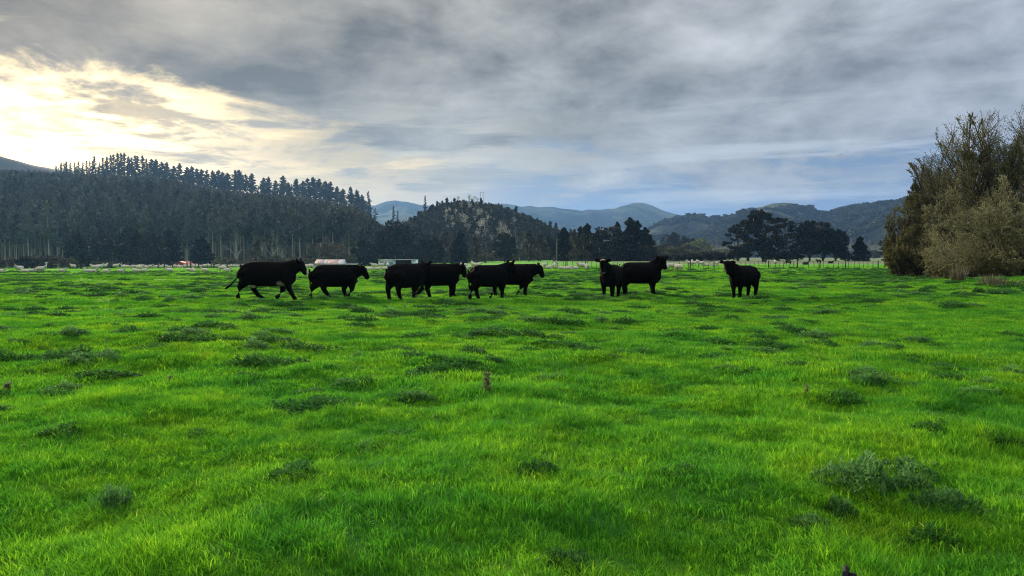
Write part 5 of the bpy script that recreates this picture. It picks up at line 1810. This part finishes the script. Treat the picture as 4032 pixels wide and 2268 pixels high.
# between and behind the cattle
mid = [(1208, 'stand', 0, 112, 'white sheep just in front of the largest cow\'s nose, left one of two'), (1224, 'graze', 170, 108, 'white sheep just in front of the largest cow\'s nose, right one of two'),
       (1446, 'lie', 180, 100, 'white sheep lying just past the second cow\'s nose'), (1459, 'lie', 0, 103, 'second white sheep lying past the second cow\'s nose'), (1474, 'stand', 175, 112, 'white sheep standing amid the lying ones before the blue-white shed'),
       (1487, 'lie', 0, 100, 'longest white sheep lying before the blue-white shed'), (1500, 'stand', 0, 116, 'white sheep standing before the shed\'s blue door'), (1516, 'lie', 0, 102, 'white sheep lying nearest the bulky cow\'s rump'), (1527, 'stand', 100, 114, 'white sheep standing behind the bulky cow\'s rump'),
       (1828, 'stand', 170, 104, 'white sheep right beside the face of the cow with the white tuft'), (1842, 'lie', 10, 96, 'white sheep lying in the gap between two cow pairs'), (1858, 'stand', 90, 135, 'small distant white sheep in the gap between two cow pairs'),
       (1869, 'stand', 180, 108, 'white sheep nearest the raised-ear cow\'s rump'), (1882, 'stand', 0, 106, 'white sheep half hidden by the raised-ear cow\'s rump'),
       (2143, 'graze', 250, 93, 'white sheep grazing at the nose of the third pair\'s leader'), (2160, 'lie', 0, 92, 'white sheep lying, first in the resting line after the third cow pair'), (2184, 'graze', 265, 90, 'white sheep with dark face down, second in the resting line'),
       (2211, 'lie', 185, 86, 'white sheep lying, third in the resting line'), (2236, 'lie', 0, 84, 'smallest white sheep lying low in the resting line'), (2262, 'lie', 190, 87, 'white sheep lying with a dark face in the resting line'),
       (2292, 'stand', 172, 85, 'tall white sheep at the head of the resting line'), (2311, 'graze', 255, 81, 'white sheep grazing toward the viewer beside the tall one'), (2191, 'stand', 250, 128, 'single white sheep beyond the paddock fence under the brown trees'),
       (2612, 'stand', 178, 71, 'white sheep standing in profile beside the cow looking back'), (2641, 'graze', 200, 84, 'white sheep grazing further off between the two standing ones'), (2672, 'stand', 118, 71, 'white sheep seen from behind looking round at the viewer'),
       (2861, 'stand', 225, 75, 'white sheep half hidden behind the single cow\'s neck'), (2716, 'stand', 180, 118, 'first white sheep beyond the fence by a thick post'), (2729, 'stand', 0, 118, 'second white sheep beyond the fence by a thick post'),
       (2760, 'graze', 10, 116, 'white sheep grazing alone beyond the fence'), (2781, 'lie', 0, 117, 'white sheep lying beyond the fence'), (2808, 'lie', 180, 116, 'white sheep lying behind the second thick post beyond the fence'), (2816, 'stand', 10, 118, 'white sheep standing behind the second thick post beyond the fence'),
       (2725, 'stand', 80, 170, 'tiny far white sheep under the black shrubs, left one'), (2747, 'stand', 100, 172, 'tiny far white sheep under the black shrubs, right one'), (3052, 'stand', 90, 150, 'tiny far white sheep below the tall pines'),
       (3519, 'stand', 80, 125, 'far white sheep beyond the fence before the dome tree'), (3589, 'stand', 100, 122, 'far white sheep beside the dark willow foot')]
for px, pose, deg, Y, lab in mid:
    sheep(px, pose, deg, lab, Y=Y, group='sheep between and beyond the cattle')
for px, pose, deg, Y, lab, dk in [(3009, 'stand', 0, 165, 'grey far animal standing below the highest ragged pine', 1), (3104, 'graze', 180, 140, 'small black animal with lowered head far off beyond the fence', 1), (3171, 'lie', 0, 138, 'dark grey animal with a pale back lying far beyond the fence', 1),
                                  (3223, 'stand', 180, 165, 'black animal far off against the tall pines', 1), (3270, 'lie', 0, 160, 'flat dark animal lying far off near the pine row\'s end', 1)]:
    sheep(px, pose, deg, lab, Y=Y, group='dark animals far beyond the fence', dark=True)
bpy.data.scenes.remove(TMP)


# ------------------------------------------------------------------ weeds in the turf
def weed(seed, n, r, h, leaf, mat, dome=1.0):
    """a low mat of lobed upcurved leaves"""
    rng = np.random.default_rng(seed)
    a = rng.uniform(0, 6.283, n)
    q = np.sqrt(rng.uniform(0, 1, n))
    c = np.stack([np.cos(a) * q * r, np.sin(a) * q * r, h * (1 - q ** 2 * 0.72) * rng.uniform(0.40, 1.0, n)], 1)
    c[:, 2] *= np.clip(0.85 + 0.9 * vnoise(c[:, 0] * 5 + seed, c[:, 1] * 5, seed + 1), 0.45, 1.35)
    lob = 1 + 0.9 * vnoise(np.cos(a) * 2 + seed, np.sin(a) * 2, seed)
    c[:, :2] *= lob[:, None]
    la = a + rng.normal(size=n) * 0.9
    d = np.stack([np.cos(la), np.sin(la), rng.uniform(0.15, 1.3, n)], 1)
    d /= np.linalg.norm(d, axis=1)[:, None]
    w = np.stack([-np.sin(la), np.cos(la), rng.normal(size=n) * 0.3], 1)
    L = leaf * rng.uniform(0.6, 1.5, n)[:, None]
    W = L * 0.20
    p0, p1, p2 = c - d * L * 0.5, c, c + d * L * 0.5 - np.array((0, 0, 1)) * L * 0.18
    V = np.stack([p0 - w * W * .4, p0 + w * W * .4, p1 - w * W * 1.2, p1 + w * W * 1.2, c + d * L * .2 - w * W * 1.5, c + d * L * .2 + w * W * 1.5, p2], 1).reshape(-1, 3)
    i = np.arange(n)[:, None] * 7
    F3 = i + np.array([[4, 5, 6]])
    F4 = np.concatenate([i + np.array([[0, 1, 3, 2]]), i + np.array([[2, 3, 5, 4]])])
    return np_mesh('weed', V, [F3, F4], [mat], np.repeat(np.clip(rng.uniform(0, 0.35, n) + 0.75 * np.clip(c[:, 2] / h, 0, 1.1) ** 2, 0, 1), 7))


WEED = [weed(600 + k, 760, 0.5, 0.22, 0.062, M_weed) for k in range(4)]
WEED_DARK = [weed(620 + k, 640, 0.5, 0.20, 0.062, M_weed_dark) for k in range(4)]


def put_weed(px, py, wpx, label, pale=True, k=None, hs=1.0, group=None, rng=np.random.default_rng(3)):
    x, y = hit(px * 1.5652, py * 1.5652)
    w = wpx * 1.5652 / FPX * y
    var = WEED if pale else WEED_DARK
    me = var[int(rng.integers(0, 4)) if k is None else k]
    sz = (1.1 if py > 1180 else 0.85) * hs * min(1.0, 0.5 + 0.5 * w)
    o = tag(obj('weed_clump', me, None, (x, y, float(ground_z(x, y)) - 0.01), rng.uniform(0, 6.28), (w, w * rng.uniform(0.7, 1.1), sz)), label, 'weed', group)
    return o


W = [(2165, 1225, 180, 'biggest grey-green weed clump, near the viewer, its bulky main half', 1, 1.35), (2285, 1238, 150, 'grey-green weeds on the inner flank of the biggest clump', 1, 1.1), (2385, 1285, 160, 'second big grey-green weed clump just past the biggest one', 1, 1.1),
     (2110, 1290, 90, 'pale weed tuft at the near foot of the biggest clump', 1, 1.0), (2040, 1325, 100, 'low pale weed clump nearer the viewer than the biggest clump', 1, 0.7), (2290, 1190, 160, 'pale weed fringe behind the biggest clump', 1, 0.8), (2350, 1360, 130, 'dark weed clump nearest the viewer', 0, 0.8),
     (283, 1283, 95, 'spiky grey-green thistle rosette with a black heart, alone in near grass', 1, 1.2), (1050, 1010, 110, 'blue-green weed clump left of the tall dead thistle', 1, 1.0), (1340, 1188, 100, 'dark weed hollow in the mid grass beyond the thistle', 0, 0.8), (2120, 1012, 110, 'dark weed clump with a black lump on top', 0, 1.2),
     (640, 880, 90, 'large dark clump in the weed patch below the second cow', 1, 1.3), (600, 862, 80, 'outer dark clump of the weed patch below the second cow', 0, 1.1), (700, 862, 90, 'inner pale clump of the weed patch below the second cow', 1, 1.0), (655, 850, 70, 'topmost clump of the weed patch below the second cow', 1, 1.0),
     (330, 838, 80, 'dark bushy weed left of the cows, open grass around', 0, 1.2), (290, 842, 60, 'pale weed beside the dark bushy one left of the cows', 1, 0.9), (478, 843, 90, 'spreading pale weed between the bushy weed and the weed patch', 1, 1.0), (445, 805, 70, 'low weed in line with the largest cow\'s tail', 0, 0.8),
     (122, 908, 60, 'whitish weed tuft near the outer edge of the paddock', 1, 1.1), (108, 884, 40, 'dark round weed above the whitish tuft', 0, 1.0), (62, 866, 45, 'dark round weed farthest out toward the paddock\'s edge', 0, 1.0), (160, 985, 110, 'pale broad weed bed near the brown thistle', 1, 0.9), (920, 824, 60, 'dark round weed below the bulky cow', 0, 1.1),
     (870, 972, 90, 'blue-green weed mat below the bulky cow, nearer', 1, 0.8), (1240, 842, 140, 'longest dark weed band below the third cow pair', 0, 1.1), (1200, 846, 70, 'dark clump at the near end of the longest weed band', 0, 1.2), (1075, 803, 80, 'dark low weed right below the white-tuft cow', 0, 1.0), (1345, 812, 90, 'pale-topped weed below the gap after the third pair', 1, 1.1),
     (1190, 890, 100, 'dark rounded weed mound behind the tall thistle', 0, 1.1), (1095, 908, 60, 'small dark weed beyond the blue-green clump', 0, 1.0), (1245, 918, 70, 'black-green weed just behind the tall dead thistle', 0, 1.4), (1620, 890, 80, 'dark weed below the cow looking back', 0, 0.9), (1535, 905, 70, 'weed cluster below the blond-polled cow', 0, 0.9),
     (1390, 960, 90, 'pale feathery weed past the tall thistle', 1, 0.9), (1990, 835, 110, 'broad weed bed below the single cow, darkest part', 0, 1.1), (1955, 805, 90, 'upper part of the broad weed bed below the single cow', 1, 1.0), (2050, 850, 120, 'pale part of the broad weed bed below the single cow', 1, 0.9), (1830, 932, 90, 'long pale weed streak toward the viewer from the single cow', 1, 0.8),
     (2255, 882, 60, 'weed with two black hollows under the willow bush side', 0, 1.1), (2300, 905, 40, 'small black weed beside the two-hollow weed', 0, 1.0), (2390, 960, 130, 'dark grey-green weed mat on the willow side', 0, 1.0), (2480, 970, 90, 'pale weed mat at the outer edge on the willow side', 1, 0.8), (2180, 945, 120, 'soft pale weeds before the dark mat on the willow side', 1, 0.8),
     (2340, 1085, 110, 'dark low weed mat above the biggest clump', 0, 0.9), (2500, 1110, 130, 'weed bed at the outer edge above the biggest clump', 0, 0.9), (740, 1200, 140, 'long dark grass hollow in the near turf', 0, 0.8), (160, 1090, 120, 'dark weed hollow near the outer corner', 0, 0.8), (925, 1130, 120, 'grey-green flat weed mat in the near middle', 1, 0.6),
     (1000, 1098, 100, 'upper grey-green weed mat in the near middle', 1, 0.6), (1720, 1195, 110, 'soft dark hollow in the turf before the biggest clump', 0, 0.6), (1420, 1420, 140, 'darkest hollow at the bottom of the view', 0, 0.7), (655, 1300, 110, 'flat grey-green weed right of the spiky rosette', 1, 0.6), (500, 1100, 90, 'dark low weed straight above the spiky rosette', 0, 0.7),
     (2340, 729, 40, 'black-green weed standing on the bank below the willows', 0, 2.0), (2462, 738, 34, 'brown-green bushy weed below the willow bush', 0, 2.4), (2195, 760, 60, 'dark weed in mid paddock left of the willow bank', 0, 1.2), (1920, 745, 50, 'dark weed directly right of the single cow\'s tail', 0, 1.4)]
for row in W:
    put_weed(row[0], row[1], row[2], row[3], bool(row[4]), hs=row[5], group='weed clumps in the pasture')

# the countless small weeds between: one scatter
rngw = np.random.default_rng(44)
n = 9000
r = np.sqrt(rngw.uniform(6 ** 2, 95 ** 2, n))
uu = rngw.uniform(-0.78, 0.80, n)
x, y = uu * r, r
cl = fbm(x / 6.0, y / 6.0, 90, 3)
keep = cl + rngw.normal(size=n) * 0.12 > -0.02
x, y = x[keep], y[keep]
sw = 0.22 + 0.5 * rngw.uniform(0, 1, len(x)) ** 2.2 + 0.12 * sstep(y, 15, 40)
scatter('low_weeds', np.stack([x, y, ground_z(x, y) - 0.01], 1), np.stack([0 * x, 0 * x, rngw.normal(size=len(x)) * 0.5], 1), np.stack([sw * rngw.uniform(0.9, 1.9, len(x)), sw * rngw.uniform(0.6, 1.0, len(x)), np.clip(rngw.uniform(0.5, 1.2, len(x)) * sw * 1.6, 0.45, 1.05)], 1),
        np.where(rngw.uniform(size=len(x)) < 0.75, rngw.integers(0, 4, len(x)), rngw.integers(4, 8, len(x))), WEED_DARK + WEED, 'small dark weeds and tussocks dotted through the pasture')


def stalk(seed, h, n, spread=0.05):
    rng = np.random.default_rng(seed)
    b = MB()
    b.tube([(0, 0, -0.03), (0.01, 0, h * 0.5), (0.03, 0.01, h)], [0.012, 0.009, 0.005], 5)
    n = max(8, int(n * 0.6))
    z = h * rng.uniform(0.12, 1.0, n)
    a = rng.uniform(0, 6.283, n)
    sp = spread * (1.35 - z / h * 0.5)
    P = np.stack([np.cos(a) * sp * rng.uniform(0.2, 1, n), np.sin(a) * sp * rng.uniform(0.2, 1, n), z], 1)
    d = np.stack([np.cos(a), np.sin(a), rng.uniform(-0.6, 0.6, n)], 1)
    v, f, t = kites(rng, P, 0.016 + spread * 0.2, 3.2, tint=rng.uniform(size=n), dirs=d)
    b.add(v, f, t)
    return b.mesh('stalk', [M_dead])


for px, py, hpx, n, lab in ((1225, 997, 62, 110, 'tall brown withered thistle standing alone in mid paddock'), (20, 990, 30, 90, 'brown bushy dead thistle at the paddock\'s outer edge'), (428, 965, 20, 40, 'thin brown dead thistle with drooping leaves'), (1018, 782, 18, 30, 'short brown seed stalk below the bulky cow'),
                            (580, 795, 14, 20, 'reddish brown dock stalk below the second cow'), (2028, 1000, 28, 50, 'thin grey dead stalk above the black-lumped weed'), (265, 868, 16, 20, 'thin brown stalk near the dark bushy weed'), (410, 862, 16, 30, 'brown stalk among weeds left of the weed patch'), (1095, 1060, 16, 20, 'orange-brown dead leaf tuft left of the thistle'),
                            (2418, 738, 20, 16, 'brown dock stalk below the willow bush, thickest'), (2480, 742, 14, 14, 'brown dock stalk below the willow bush, middle one'), (2520, 744, 16, 14, 'brown dock stalk below the willow bush, outermost'), (2400, 732, 14, 14, 'short brown dock stalk near the bank'), (100, 716, 24, 20, 'thin tall weed stalk breaking the crest line'),
                            (1890, 755, 18, 26, 'leaning dead stalk beside the single cow'), (1745, 760, 12, 20, 'small upright dark stalk left of the single cow')):
    x, y = hit(px * 1.5652, py * 1.5652)
    h = hpx * 1.5652 / FPX * y
    tag(obj('dead_stalk', stalk(int(px), h, n, 0.018 + 0.055 * h * (n > 80)), None, (x, y, float(ground_z(x, y)))), lab, 'weed stalk', 'dead stalks in the pasture')

# ------------------------------------------------------------------ haze: one closed box of air round everything
M_haze, G = new_mat('air')
v = G.n('ShaderNodeVolumePrincipled')
v.inputs['Color'].default_value = (0.26, 0.52, 1.0, 1)
v.inputs['Density'].default_value = HAZE
v.inputs['Anisotropy'].default_value = 0.38
G.t.links.new(v.outputs[0], G.n('ShaderNodeOutputMaterial').inputs['Volume'])
b = MB()
b.box((0, 0, 167), (29000, 29000, 346))
tag(obj('haze', b.mesh('haze', [M_haze], tint=False)), 'thin blue evening haze filling the valley', None, None, 'stuff')
